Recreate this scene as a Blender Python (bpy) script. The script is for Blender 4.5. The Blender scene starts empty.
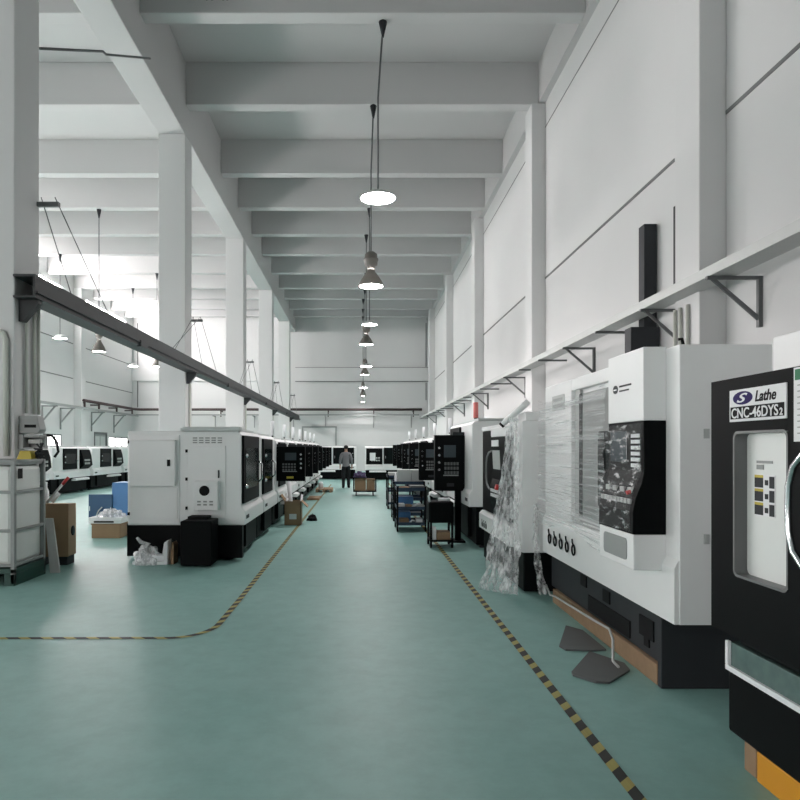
import bpy, math, random
from mathutils import Vector, Matrix
random.seed(7)
PI = math.pi
scene = bpy.context.scene
COL = scene.collection
F, EYE, VX, VY = 660.0, 1.6, 360.0, 448.0     # focal length (800 px frame), eye height, vanishing point

def at(px, py, Y):
    return ((px - VX) * Y / F, Y, EYE + (VY - py) * Y / F)

# ------------------------------------------------------------------ materials
MATS = {}
def mat(name, col, rough=0.5, metal=0.0, noise=0.06, scale=6.0, bump=0.0, spec=0.5, emit=None, estr=0.0):
    if name in MATS: return MATS[name]
    m = bpy.data.materials.new(name); m.use_nodes = True
    nt = m.node_tree; b = nt.nodes['Principled BSDF']
    b.inputs['Roughness'].default_value = rough
    b.inputs['Metallic'].default_value = metal
    b.inputs['Specular IOR Level'].default_value = spec
    b.inputs['Base Color'].default_value = (*col, 1)
    if noise > 0:
        tc = nt.nodes.new('ShaderNodeTexCoord'); n = nt.nodes.new('ShaderNodeTexNoise')
        n.inputs['Scale'].default_value = scale; n.inputs['Detail'].default_value = 4
        r = nt.nodes.new('ShaderNodeMix'); r.data_type = 'RGBA'
        r.inputs[6].default_value = (*[c * (1 - noise) for c in col], 1)
        r.inputs[7].default_value = (*[min(1, c * (1 + noise)) for c in col], 1)
        nt.links.new(tc.outputs['Object'], n.inputs['Vector'])
        nt.links.new(n.outputs['Fac'], r.inputs[0])
        nt.links.new(r.outputs[2], b.inputs['Base Color'])
        if bump > 0:
            bp = nt.nodes.new('ShaderNodeBump'); bp.inputs['Strength'].default_value = bump
            nt.links.new(n.outputs['Fac'], bp.inputs['Height'])
            nt.links.new(bp.outputs['Normal'], b.inputs['Normal'])
    if emit:
        b.inputs['Emission Color'].default_value = (*emit, 1)
        b.inputs['Emission Strength'].default_value = estr
    MATS[name] = m
    return m

WHITE = mat('white_enamel', (.82, .83, .83), .38, noise=.02)
PALE = mat('pale_enamel', (.50, .53, .525), .42, noise=.03)
BLACK = mat('black_enamel', (.0045, .0055, .006), .5, noise=.1, spec=.06)
CHAR = mat('charcoal_enamel', (.030, .033, .037), .55, noise=.08, spec=.2)
DGREY = mat('dark_grey_steel', (.10, .108, .11), .5, noise=.1)
GREY = mat('grey_steel', (.27, .285, .28), .5, noise=.08)
LGREY = mat('light_grey_steel', (.45, .47, .46), .45, noise=.06)
CHROME = mat('chrome', (.75, .76, .78), .18, 1.0, noise=0)
GLASS = mat('dark_glass', (.006, .010, .010), .15, noise=0, spec=.1)
WALLM = mat('painted_plaster', (.60, .605, .605), .85, noise=.035, scale=.6)
CEILM = mat('painted_concrete', (.50, .50, .50), .9, noise=.05, scale=.5)
GROOVE = mat('dark_joint', (.16, .165, .165), .9, noise=.1)
WOOD = mat('raw_timber', (.27, .175, .10), .75, noise=.25, scale=9)
CARD = mat('brown_cardboard', (.31, .205, .12), .85, noise=.12)
KRAFT = mat('crate_board', (.33, .235, .15), .8, noise=.15)
ORANGE = mat('orange_paint', (.62, .27, .008), .45, noise=.06)
YELLOW = mat('yellow_plastic', (.50, .40, .04), .5, noise=.05)
BLUE = mat('blue_enamel', (.06, .19, .42), .45, noise=.06)
DBLUE = mat('dark_blue_enamel', (.012, .07, .155), .45, noise=.06)
NAVY = mat('navy_tray', (.014, .035, .07), .5, noise=.1)
RED = mat('red_plastic', (.55, .03, .03), .4, noise=.05)
PINK = mat('pinkish_red_lens', (.80, .22, .20), .4, noise=.03)
LENS = mat('milky_lens', (.82, .84, .86), .3, noise=.02)
PAPER = mat('white_paper', (.78, .79, .80), .7, noise=.03)
GREEN = mat('green_print', (.02, .18, .08), .6, noise=.03)
PURPLE = mat('logo_purple', (.022, .012, .10), .5, noise=0, spec=.1)
INK = mat('black_ink', (.007, .007, .008), .6, noise=0, spec=.12)
RUST = mat('oxide_red_pipe', (.055, .035, .035), .6, noise=.15)
CREAM = mat('pale_conduit', (.56, .58, .53), .55, noise=.04)
TANK = mat('milky_plastic_tank', (.66, .68, .66), .4, noise=.06, scale=2.5)
PGREEN = mat('green_plastic', (.008, .05, .038), .5, noise=.1)
CLOTH = mat('grey_cloth', (.23, .235, .25), .9, noise=.12)
TROUS = mat('black_cloth', (.012, .013, .016), .9, noise=.1)
SKIN = mat('skin', (.45, .27, .19), .6, noise=.04)
HAIR = mat('black_hair', (.01, .009, .009), .6, noise=.1)
VIOLET = mat('violet_cloth', (.09, .07, .15), .9, noise=.2)
SCREEN = mat('screen_glass', (.05, .065, .075), .2, noise=.1)
BACKP = mat('white_sheet_panel', (.74, .77, .75), .35, noise=.02)
LAMPG = mat('lamp_grey_housing', (.12, .113, .10), .5, noise=.06)
LUMI = mat('lamp_lens_lit', (.9, .9, .9), .4, noise=0, emit=(1.0, .94, .93), estr=112)
DAYL = mat('daylit_pane', (.8, .85, .88), .2, noise=0, emit=(1.0, .965, .935), estr=24)
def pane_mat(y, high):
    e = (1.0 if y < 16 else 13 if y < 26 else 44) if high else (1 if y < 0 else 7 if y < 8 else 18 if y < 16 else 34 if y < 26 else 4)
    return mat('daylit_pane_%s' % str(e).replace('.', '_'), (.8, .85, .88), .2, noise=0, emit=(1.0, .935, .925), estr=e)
DAYM = mat('daylit_shaded_pane', (.8, .85, .88), .2, noise=0, emit=(1.0, .965, .935), estr=6)
DAYN = mat('daylit_low_pane', (.8, .85, .88), .2, noise=0, emit=(1.0, .98, .96), estr=4)
TRAY = mat('wet_tray', (.10, .155, .145), .22, noise=.3, scale=14)

def floor_material():
    m = bpy.data.materials.new('green_epoxy_floor'); m.use_nodes = True
    nt = m.node_tree; b = nt.nodes['Principled BSDF']; L = nt.links
    tc = nt.nodes.new('ShaderNodeTexCoord')
    n1 = nt.nodes.new('ShaderNodeTexNoise'); n1.inputs['Scale'].default_value = .55; n1.inputs['Detail'].default_value = 6; n1.inputs['Roughness'].default_value = .6
    n2 = nt.nodes.new('ShaderNodeTexNoise'); n2.inputs['Scale'].default_value = 5; n2.inputs['Detail'].default_value = 8; n2.inputs['Roughness'].default_value = .7
    r1 = nt.nodes.new('ShaderNodeValToRGB')
    r1.color_ramp.elements[0].position = .3; r1.color_ramp.elements[0].color = (.235, .435, .402, 1)
    r1.color_ramp.elements[1].position = .72; r1.color_ramp.elements[1].color = (.31, .515, .48, 1)
    mx = nt.nodes.new('ShaderNodeMix'); mx.data_type = 'RGBA'; mx.blend_type = 'MULTIPLY'; mx.inputs[0].default_value = .6
    r2 = nt.nodes.new('ShaderNodeValToRGB')
    r2.color_ramp.elements[0].position = .35; r2.color_ramp.elements[0].color = (.80, .81, .81, 1)
    r2.color_ramp.elements[1].position = .6; r2.color_ramp.elements[1].color = (1, 1, 1, 1)
    L.new(tc.outputs['Object'], n1.inputs['Vector']); L.new(tc.outputs['Object'], n2.inputs['Vector'])
    L.new(n1.outputs['Fac'], r1.inputs['Fac']); L.new(n2.outputs['Fac'], r2.inputs['Fac'])
    L.new(r1.outputs['Color'], mx.inputs[6]); L.new(r2.outputs['Color'], mx.inputs[7])
    L.new(mx.outputs[2], b.inputs['Base Color'])
    mr = nt.nodes.new('ShaderNodeMapRange'); mr.inputs['To Min'].default_value = .34; mr.inputs['To Max'].default_value = .56
    L.new(n1.outputs['Fac'], mr.inputs['Value']); L.new(mr.outputs['Result'], b.inputs['Roughness'])
    b.inputs['Specular IOR Level'].default_value = .3
    return m
FLOORM = floor_material()

def tape_material():
    m = bpy.data.materials.new('hazard_tape'); m.use_nodes = True
    nt = m.node_tree; b = nt.nodes['Principled BSDF']; L = nt.links
    uv = nt.nodes.new('ShaderNodeUVMap'); sx = nt.nodes.new('ShaderNodeSeparateXYZ')
    L.new(uv.outputs['UV'], sx.inputs['Vector'])
    ad = nt.nodes.new('ShaderNodeMath'); ad.operation = 'ADD'; L.new(sx.outputs['X'], ad.inputs[0]); L.new(sx.outputs['Y'], ad.inputs[1])
    mu = nt.nodes.new('ShaderNodeMath'); mu.operation = 'MULTIPLY'; mu.inputs[1].default_value = 1 / .19; L.new(ad.outputs[0], mu.inputs[0])
    fr = nt.nodes.new('ShaderNodeMath'); fr.operation = 'FRACT'; L.new(mu.outputs[0], fr.inputs[0])
    gt = nt.nodes.new('ShaderNodeMath'); gt.operation = 'GREATER_THAN'; gt.inputs[1].default_value = .55; L.new(fr.outputs[0], gt.inputs[0])
    n = nt.nodes.new('ShaderNodeTexNoise'); n.inputs['Scale'].default_value = 30
    mx = nt.nodes.new('ShaderNodeMix'); mx.data_type = 'RGBA'
    mx.inputs[6].default_value = (.016, .018, .015, 1); mx.inputs[7].default_value = (.52, .45, .13, 1)
    L.new(gt.outputs[0], mx.inputs[0])
    m2 = nt.nodes.new('ShaderNodeMix'); m2.data_type = 'RGBA'; m2.blend_type = 'MULTIPLY'; m2.inputs[0].default_value = .5
    L.new(mx.outputs[2], m2.inputs[6]); L.new(n.outputs['Fac'], m2.inputs[7]); L.new(m2.outputs[2], b.inputs['Base Color'])
    b.inputs['Roughness'].default_value = .6
    return m
TAPE = tape_material()

def film_material(name, scale, lo, hi, base, col=(.8, .82, .83)):
    """clear plastic film: see-through with milky streaks or crumples"""
    m = bpy.data.materials.new(name); m.use_nodes = True
    nt = m.node_tree; L = nt.links; b = nt.nodes['Principled BSDF']
    b.inputs['Base Color'].default_value = (*col, 1); b.inputs['Roughness'].default_value = .22
    out = nt.nodes['Material Output']
    tc = nt.nodes.new('ShaderNodeTexCoord'); mp = nt.nodes.new('ShaderNodeMapping'); mp.inputs['Scale'].default_value = scale
    mp.inputs['Rotation'].default_value = (.07, 0, 0)
    n = nt.nodes.new('ShaderNodeTexNoise'); n.inputs['Scale'].default_value = 1; n.inputs['Detail'].default_value = 5; n.inputs['Roughness'].default_value = .65
    mr = nt.nodes.new('ShaderNodeMapRange'); mr.inputs['From Min'].default_value = lo; mr.inputs['From Max'].default_value = hi
    mr.inputs['To Min'].default_value = base; mr.inputs['To Max'].default_value = .85
    t = nt.nodes.new('ShaderNodeBsdfTransparent'); mx = nt.nodes.new('ShaderNodeMixShader')
    bp = nt.nodes.new('ShaderNodeBump'); bp.inputs['Strength'].default_value = .5
    L.new(tc.outputs['Object'], mp.inputs['Vector']); L.new(mp.outputs['Vector'], n.inputs['Vector'])
    L.new(n.outputs['Fac'], mr.inputs['Value']); L.new(mr.outputs['Result'], mx.inputs['Fac'])
    L.new(n.outputs['Fac'], bp.inputs['Height']); L.new(bp.outputs['Normal'], b.inputs['Normal'])
    L.new(t.outputs['BSDF'], mx.inputs[1]); L.new(b.outputs['BSDF'], mx.inputs[2])
    L.new(mx.outputs['Shader'], out.inputs['Surface'])
    return m
WRAP = film_material('stretch_film', (2, .55, 46), .46, .80, .09)
SHEET = film_material('crumpled_film', (15, 15, 7), .44, .68, .24)
BAG = film_material('plastic_bag', (18, 18, 14), .45, .66, .35)

# ------------------------------------------------------------------ mesh builder
class MB:
    def __init__(s): s.v = []; s.f = []; s.uv = None; s.smooth = set()
    def add(s, vs, fs, smooth=False):
        o = len(s.v); s.v += [tuple(v) for v in vs]
        for f in fs:
            if smooth: s.smooth.add(len(s.f))
            s.f.append(tuple(i + o for i in f))
        return s
    def box(s, x0, x1, y0, y1, z0, z1):
        x0, x1 = sorted((x0, x1)); y0, y1 = sorted((y0, y1)); z0, z1 = sorted((z0, z1))
        return s.add([(x0, y0, z0), (x1, y0, z0), (x1, y1, z0), (x0, y1, z0), (x0, y0, z1), (x1, y0, z1), (x1, y1, z1), (x0, y1, z1)],
                     [(0, 3, 2, 1), (4, 5, 6, 7), (0, 1, 5, 4), (1, 2, 6, 5), (2, 3, 7, 6), (3, 0, 4, 7)])
    def prism(s, poly, a0, a1, axis='y'):
        """polygon in the two other axes, drawn out along axis"""
        n = len(poly)
        def P(p, a):
            return (p[0], a, p[1]) if axis == 'y' else ((a, p[0], p[1]) if axis == 'x' else (p[0], p[1], a))
        vs = [P(p, a0) for p in poly] + [P(p, a1) for p in poly]
        fs = [tuple(range(n)), tuple(range(2 * n - 1, n - 1, -1))] + [(i, i + n, (i + 1) % n + n, (i + 1) % n) for i in range(n)]
        return s.add(vs, fs)
    def tube(s, pts, r, seg=8, cap=True):
        pts = [Vector(p) for p in pts]; n = len(pts); rings = []
        up = Vector((0, 0, 1)); prev = None
        for i, p in enumerate(pts):
            d = (pts[min(i + 1, n - 1)] - pts[max(i - 1, 0)]).normalized()
            if prev is None:
                a = d.cross(up)
                if a.length < 1e-3: a = d.cross(Vector((0, 1, 0)))
            else:
                a = prev - d * prev.dot(d)
            a.normalize(); prev = a; b = d.cross(a)
            rr = r[i] if isinstance(r, (list, tuple)) else r
            rings.append([p + (a * math.cos(2 * PI * k / seg) + b * math.sin(2 * PI * k / seg)) * rr for k in range(seg)])
        vs = [v for R in rings for v in R]
        fs = [(i * seg + k, (i + 1) * seg + k, (i + 1) * seg + (k + 1) % seg, i * seg + (k + 1) % seg) for i in range(n - 1) for k in range(seg)]
        s.add(vs, fs, True)
        if cap:
            o = len(s.v) - len(vs)
            s.f.append(tuple(o + k for k in range(seg))); s.f.append(tuple(o + (n - 1) * seg + k for k in reversed(range(seg))))
        return s
    def lathe(s, prof, c=(0, 0, 0), seg=24, smooth=True):
        vs = [(c[0] + r * math.cos(2 * PI * k / seg), c[1] + r * math.sin(2 * PI * k / seg), c[2] + z) for r, z in prof for k in range(seg)]
        fs = [(i * seg + k, i * seg + (k + 1) % seg, (i + 1) * seg + (k + 1) % seg, (i + 1) * seg + k) for i in range(len(prof) - 1) for k in range(seg)]
        return s.add(vs, fs, smooth)
    def cyl(s, p0, p1, r, seg=16): return s.tube([p0, p1], r, seg)
    def ell(s, c, rx, ry, rz, seg=12, rings=8):
        vs = [(c[0] + rx * math.sin(PI * (i + .02) / (rings + .04)) * math.cos(2 * PI * k / seg), c[1] + ry * math.sin(PI * (i + .02) / (rings + .04)) * math.sin(2 * PI * k / seg),
               c[2] + rz * math.cos(PI * i / rings)) for i in range(rings + 1) for k in range(seg)]
        fs = [(i * seg + k, (i + 1) * seg + k, (i + 1) * seg + (k + 1) % seg, i * seg + (k + 1) % seg) for i in range(rings) for k in range(seg)]
        return s.add(vs, fs, True)
    def sheet(s, fn, nu, nv, smooth=True):
        vs = [fn(i / nu, j / nv) for j in range(nv + 1) for i in range(nu + 1)]
        fs = [(j * (nu + 1) + i, j * (nu + 1) + i + 1, (j + 1) * (nu + 1) + i + 1, (j + 1) * (nu + 1) + i) for j in range(nv) for i in range(nu)]
        return s.add(vs, fs, smooth)

ROOT = {}
def link(o, parent=None):
    COL.objects.link(o)
    if parent is not None: o.parent = parent
    return o

def mesh_of(name, mb, m, off=(0, 0, 0)):
    me = bpy.data.meshes.new(name)
    me.from_pydata([(x - off[0], y - off[1], z - off[2]) for x, y, z in mb.v], [], mb.f)
    for i in mb.smooth: me.polygons[i].use_smooth = True
    me.materials.append(m); me.update()
    return me

def part(name, mb, m, parent, bevel=0.0, w=False, label=None, kind=None, fix=True):
    """a child mesh; w=True: builder coordinates are world ones"""
    r = parent
    while r.parent is not None: r = r.parent
    off = ROOT.get(r.name, (0, 0, 0)) if w else (0, 0, 0)
    o = link(bpy.data.objects.new(name, mesh_of(name, mb, m, off)), parent)
    if fix: fixn(o.data)
    if bevel: bev(o, bevel)
    if label: o['label'] = label
    if kind: o['kind'] = kind
    return o

def fixn(me):
    import bmesh
    bm = bmesh.new(); bm.from_mesh(me); bmesh.ops.recalc_face_normals(bm, faces=bm.faces); bm.to_mesh(me); bm.free()

def bev(o, w, seg=2):
    b = o.modifiers.new('bevel', 'BEVEL'); b.width = w; b.segments = seg; b.limit_method = 'ANGLE'; b.angle_limit = .6
    b.harden_normals = False

def thing(name, label, cat, loc=(0, 0, 0), rz=0, group=None):
    o = link(bpy.data.objects.new(name, None)); o.location = loc; o.rotation_euler = (0, 0, rz); o.empty_display_size = .1
    o['label'] = label; o['category'] = cat
    if group: o['group'] = group
    ROOT[o.name] = loc
    return o

def solo(name, label, cat, mb, m, origin=(0, 0, 0), bevel=0.0, group=None, fix=True):
    """a thing that is one mesh; builder coordinates are world ones"""
    o = link(bpy.data.objects.new(name, mesh_of(name, mb, m, origin))); o.location = origin
    if fix: fixn(o.data)
    o['label'] = label; o['category'] = cat
    if group: o['group'] = group
    if bevel: bev(o, bevel)
    ROOT[o.name] = origin
    return o

def struct(name, mb, m, parent=None, bevel=0.0):
    o = link(bpy.data.objects.new(name, mesh_of(name, mb, m)), parent); fixn(o.data)
    if parent is None: o['kind'] = 'structure'
    if bevel: bev(o, bevel)
    return o

def dup(root, loc, label, rz=None, group=None, skip=()):
    r = root.copy(); COL.objects.link(r); r.location = loc; r['label'] = label
    ROOT[r.name] = loc
    if rz is not None: r.rotation_euler = (0, 0, rz)
    if group: r['group'] = group
    def rec(src, dst):
        for ch in list(src.children):
            if ch.name.split('.')[0] in skip: continue
            c = ch.copy(); COL.objects.link(c); c.parent = dst
            rec(ch, c)
    rec(root, r)
    return r

def lettering(name, txt, size, origin, ex, ey, m, parent, w=True, shear=0.0, bold=0.0, sx=1.0, depth=.0015, center=False):
    """real raised letters lying in the plane (ex, ey) at origin"""
    cu = bpy.data.curves.new(name, 'FONT'); cu.body = txt; cu.size = size; cu.extrude = depth; cu.shear = shear; cu.offset = bold; cu.resolution_u = 4
    if center: cu.align_x = 'CENTER'
    tmp = bpy.data.objects.new('tmp_letters', cu); COL.objects.link(tmp)
    bpy.context.view_layer.update()
    me = bpy.data.meshes.new_from_object(tmp.evaluated_get(bpy.context.evaluated_depsgraph_get()))
    bpy.data.objects.remove(tmp); bpy.data.curves.remove(cu)
    me.name = name
    r = parent
    while r.parent is not None: r = r.parent
    off = Vector(ROOT.get(r.name, (0, 0, 0)) if w else (0, 0, 0))
    ex, ey = Vector(ex), Vector(ey); ez = ex.cross(ey)
    M = Matrix((( ex.x * sx, ey.x, ez.x, origin[0] - off.x), (ex.y * sx, ey.y, ez.y, origin[1] - off.y), (ex.z * sx, ey.z, ez.z, origin[2] - off.z), (0, 0, 0, 1)))
    me.transform(M); me.materials.clear(); me.materials.append(m)
    return link(bpy.data.objects.new(name, me), parent)

def disc(mb, c, r, axis, t, seg=24, ry=None):
    """flat round or oval disc with thickness t along axis"""
    ry = ry or r
    poly = [(r * math.cos(2 * PI * k / seg), ry * math.sin(2 * PI * k / seg)) for k in range(seg)]
    if axis == 'x': mb.prism([(c[1] + a, c[2] + b) for a, b in poly], c[0], c[0] + t, 'x')
    elif axis == 'y': mb.prism([(c[0] + a, c[2] + b) for a, b in poly], c[1], c[1] + t, 'y')
    else: mb.prism([(c[0] + a, c[1] + b) for a, b in poly], c[2], c[2] + t, 'z')
    return mb

def rrect(a0, a1, b0, b1, r, n=5):
    pts = []
    for cx, cy, t0 in ((a1 - r, b1 - r, 0), (a0 + r, b1 - r, .5), (a0 + r, b0 + r, 1), (a1 - r, b0 + r, 1.5)):
        for k in range(n + 1):
            t = (t0 + .5 * k / n) * PI; pts.append((cx + r * math.cos(t), cy + r * math.sin(t)))
    return pts

# ------------------------------------------------------------------ the hall
XL, XR, YB, YE, ZS, ZB = -15.7, 4.72, -8.0, 45.5, 11.47, 10.38
CXL, CXR = -4.45, 4.37
CY = [.24, 8.5, 16.8, 25.2, 33.4, 41.6]          # column lines

struct('floor', MB().box(XL - .3, XR + .3, YB - .3, YE + .3, -.2, 0), FLOORM)
struct('ceiling', MB().box(XL - .3, XR + .3, YB - .3, YE + .3, ZS, ZS + .3), CEILM)
struct('wall_right', MB().box(XR, XR + .3, YB - .3, YE + .3, 0, ZS), WALLM)
struct('wall_end', MB().box(XL, XR, YE, YE + .3, 0, ZS), WALLM)

# left wall with real window and door openings: (y0, y1, z0, z1)
holes, lows = [], []
for i, (a, b) in enumerate([(9.6, 15.6), (18, 24.4), (28.7, 34.9), (37.7, 44.3)]):
    holes.append((a, b, 8.85, 10.15))
lows = [(-6, -1.5, 1.0, 3.2), (1.5, 7, 1.0, 3.2), (9.9, 15.3, 1.0, 3.2), (18.4, 24, 1.0, 3.2), (32.7, 34.75, 1.0, 2.32), (41.3, 44.7, 1.0, 2.3)]
doorhole = (39.0, 40.9, 0.0, 2.5)
allh = holes + lows + [doorhole]
mbw = MB()
ys = sorted({YB - .3, YE + .3} | {h[0] for h in allh} | {h[1] for h in allh})
for a, b in zip(ys[:-1], ys[1:]):
    mid = (a + b) / 2
    cuts = sorted((h[2], h[3]) for h in allh if h[0] <= mid <= h[1])
    z = 0.0
    for c0, c1 in cuts:
        if c0 > z + .01: mbw.box(XL - .3, XL, a, b, z, c0)
        z = max(z, c1)
    mbw.box(XL - .3, XL, a, b, z, ZS)
struct('wall_left', mbw, WALLM)
n = 0
for grp, pane, nd in ((holes, DAYL, 4), (lows, DAYL, 3)):
    for a, b, c0, c1 in grp:
        n += 1
        fr = MB(); t = .06
        fr.box(XL - .12, XL - .02, a, b, c0, c0 + t).box(XL - .12, XL - .02, a, b, c1 - t, c1)
        for k in range(nd + 1):
            y = a + (b - a - t) * k / nd; fr.box(XL - .12, XL - .02, y, y + t, c0 + t, c1 - t)
        far = c1 < 2.5
        o = struct('window_%d' % n, fr, DGREY if far else LGREY)
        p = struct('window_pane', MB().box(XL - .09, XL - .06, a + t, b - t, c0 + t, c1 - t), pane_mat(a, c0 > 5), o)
d = struct('door_1', MB().box(XL - .14, XL - .04, 39.06, 40.84, 0, 2.44), GREY)
struct('door_frame', MB().box(XL - .1, XL + .03, 38.96, 39.06, 0, 2.56).box(XL - .1, XL + .03, 40.84, 40.94, 0, 2.56).box(XL - .1, XL + .03, 39.06, 40.84, 2.44, 2.56), DGREY, d)
struct('door_panel', MB().box(XL - .04, XL - .02, 39.2, 39.85, .3, 2.3).box(XL - .04, XL - .02, 40.0, 40.7, .3, 2.3), LGREY, d)

# rear wall behind the camera with an added glowing window as fill light
mbr = MB(); ops = [(-13.8, -5.6)]
xs = [XL] + [v for o in ops for v in o] + [XR]
for i in range(0, len(xs), 2): mbr.box(xs[i], xs[i + 1], YB - .3, YB, 0, ZS)
for a, b in ops: mbr.box(a, b, YB - .3, YB, 0, 1.5).box(a, b, YB - .3, YB, 5.5, ZS)
struct('wall_rear', mbr, WALLM)
FILLR = mat('rear_fill_pane', (.8, .85, .88), .2, noise=0, emit=(1.0, .935, .925), estr=7.5)
for a, b in ops:
    n += 1; fr = MB()
    for k in range(6):
        x = a + (b - a - .08) * k / 5; fr.box(x, x + .08, YB - .14, YB - .03, 1.5, 5.5)
    fr.box(a, b, YB - .14, YB - .03, 1.5, 1.58).box(a, b, YB - .14, YB - .03, 3.4, 3.48).box(a, b, YB - .14, YB - .03, 5.42, 5.5)
    o = struct('window_%d' % n, fr, LGREY)  # unseen window, added to fill the hall with light from behind
    struct('window_pane', MB().box(a, b, YB - .10, YB - .07, 1.5, 5.5), FILLR, o)

# columns
for i, y in enumerate(CY):
    struct('column', MB().box(CXL - .68, CXL, y, y + .66, 0, 9.6), WALLM, bevel=.015)
    struct('column', MB().box(CXR, XR, y, y + .66, 0, ZB if i else ZB), WALLM, bevel=.015)
for y in (19.9 - 3, 26.4, 36.2):
    struct('column', MB().box(XL, XL + .42, y, y + .6, 0, ZB), WALLM, bevel=.015)
# beams
struct('ceiling_beam', MB().box(CXL - .68, CXL, YB, YE, 9.6, ZS), CEILM, bevel=.02)
struct('ceiling_beam', MB().box(XR - .16, XR, YB, YE, ZB + .02, ZS), CEILM)
for y in (-6.5, -2.4, 1.7, 5.4, 9.4, 13.32, 16.87, 21.1, 24.1, 27.1, 29.9, 33.1, 36.2, 38.8, 41.6, 44.0):
    struct('ceiling_beam', MB().box(CXL, XR - .16, y, y + .35, ZB, ZS), CEILM, bevel=.02)
    struct('ceiling_beam', MB().box(XL, CXL - .68, y, y + .35, ZB, ZS), CEILM, bevel=.02)
# wall joints, bands
tn = 0
def trim(mb, m=GROOVE, bevel=0):
    global tn
    tn += 1
    return struct('trim_%d' % tn, mb, m, bevel=bevel)
zj, zu = EYE + .915 * XR, EYE + 1.73 * XR
for a, b in zip(CY[:-1], CY[1:]):
    trim(MB().box(XR - .012, XR + .05, a + 1.4, b, zj - .025, zj + .025))
    trim(MB().box(XR - .008, XR + .05, a + .66, b, zu - .012, zu + .012))
for a, b in ((17.6, 26.4), (27.1, 36.1), (36.9, YE)):
    for z in (5.4, 7.3): trim(MB().box(XL - .05, XL + .01, a, b, z - .025, z + .025))
trim(MB().box(CXL, XR, YE - .12, YE, 6.2, 7.12), WALLM, .01)
trim(MB().box(XL, CXL - .7, YE - .12, YE, 6.2, 7.12), WALLM, .01)
trim(MB().box(CXL, XR, YE - .14, YE - .02, 7.12, 7.15)); trim(MB().box(CXL, XR, YE - .14, YE - .02, 6.16, 6.2))
trim(MB().box(XR - .2, XR - .14, YE - .05, YE, 7.2, 10.2)); trim(MB().box(XR - .2, XR - .14, YE - .05, YE, 4.9, 6.1))
trim(MB().box(XL + .35, XL + .41, YE - .05, YE, 4.4, 10.2))
d2 = struct('door_2', MB().box(-3.9, -1.7, YE - .05, YE - .01, 0, 3.0), WALLM)
struct('door_frame', MB().box(-4.0, -3.9, YE - .1, YE, 0, 3.1).box(-1.7, -1.6, YE - .1, YE, 0, 3.1).box(-3.9, -1.7, YE - .1, YE, 3.0, 3.1), GREY, d2)

# ------------------------------------------------------------------ floor tape
def tape(name, label, path, wd):
    P = [Vector((x, y, .003)) for x, y in path]; vs, fs, us = [], [], []; dist = 0
    for i, p in enumerate(P):
        d = (P[min(i + 1, len(P) - 1)] - P[max(i - 1, 0)]).normalized(); s = Vector((-d.y, d.x, 0)) * wd / 2
        if i: dist += (p - P[i - 1]).length
        vs += [p - s, p + s]; us += [(dist, 0), (dist, wd)]
    fs = [(2 * i, 2 * i + 1, 2 * i + 3, 2 * i + 2) for i in range(len(P) - 1)]
    me = bpy.data.meshes.new(name); me.from_pydata([tuple(v) for v in vs], [], fs); me.materials.append(TAPE)
    ul = me.uv_layers.new(name='UVMap')
    for l in me.loops: ul.data[l.index].uv = us[l.vertex_index]
    o = link(bpy.data.objects.new(name, me)); o['label'] = label; o['category'] = 'floor tape'
tape('floor_tape', 'yellow and black striped floor tape along the right hand machines', [(1.27 + .001 * k, 1.5 + k * 1.0) for k in range(30)], .062)
arc = [(-1.28 - .35 + .35 * math.cos(t), 6.0 - .45 * math.sin(t)) for t in [PI / 2 * k / 10 for k in range(11)]]
tape('floor_tape', 'yellow and black striped floor tape that bends left before the near machine',
     [(-1.27, 29 - k * 1.0) for k in range(23)] + arc + [(-1.9 - .4 * k, 5.55 - .003 * k) for k in range(14)], .06)

# ------------------------------------------------------------------ rails, pipes, hangers
RAILM = mat('rail_dark_steel', (.04, .043, .045), .5, noise=.1, spec=.2)
def chan(y0, y1, xa, xb, z0, z1):
    m = MB(); t = .03
    m.box(xb - t, xb, y0, y1, z0, z1).box(xa, xb - t, y0, y1, z1 - t, z1).box(xa, xb - t, y0, y1, z0, z0 + t)
    m.box(xb, xb + .035, y0, y1, z0 + .06, z0 + .085)
    return m
rl = thing('overhead_rail', 'dark steel channel rail running along the left columns', 'rail', (CXL, 8.45, 3.6))
part('channel', chan(8.45, YE - .2, CXL + .005, CXL + .29, 3.53, 3.83), RAILM, rl, w=True)
for y in CY[1:]:
    part('bracket', MB().prism([(CXL, 3.53), (CXL + .26, 3.53), (CXL + .26, 3.48), (CXL + .06, 3.25), (CXL, 3.25)], y + .1, y + .2), RAILM, rl, w=True)
    part('coupling', MB().box(CXL + .26, CXL + .34, y + 3.9, y + 4.3, 3.51, 3.63), RAILM, rl, w=True)
ords = ['nearest', 'second', 'third', 'fourth', 'fifth']
for i, y in enumerate(CY[1:]):
    h = thing('rail_hanger', 'thin bar with sloping stay wires on the %s left column in view' % ords[i], 'rail hanger', (CXL, y + .6, 4.96), 0)
    part('bar', MB().box(CXL - .02, CXL + .3, y + .58, y + .64, 4.93, 4.99), DGREY, h, w=True)
    for x, dy in ((.05, 1.0), (.24, 1.9)) + (((.05, -1.9), (.24, -2.6)) if i else ()):
        part('wire', MB().cyl((CXL + x, y + .61, 5.06), (CXL + x + .01, y + .61 + dy, 3.845), .008, 6), DGREY, h, w=True)
rr = thing('wall_rail', 'pale grey rail on triangular brackets along the right wall', 'rail', (XR, 4, 3.6))
XA = XR - .62
part('channel', MB().box(XA, XA + .025, 2.0, YE - .3, 3.62, 3.74).box(XA + .025, XA + .30, 2.0, YE - .3, 3.62, 3.645).box(XA + .275, XA + .30, 2.0, YE - .3, 3.645, 3.74), LGREY, rr, w=True)
y, k = 5.9, 0
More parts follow.
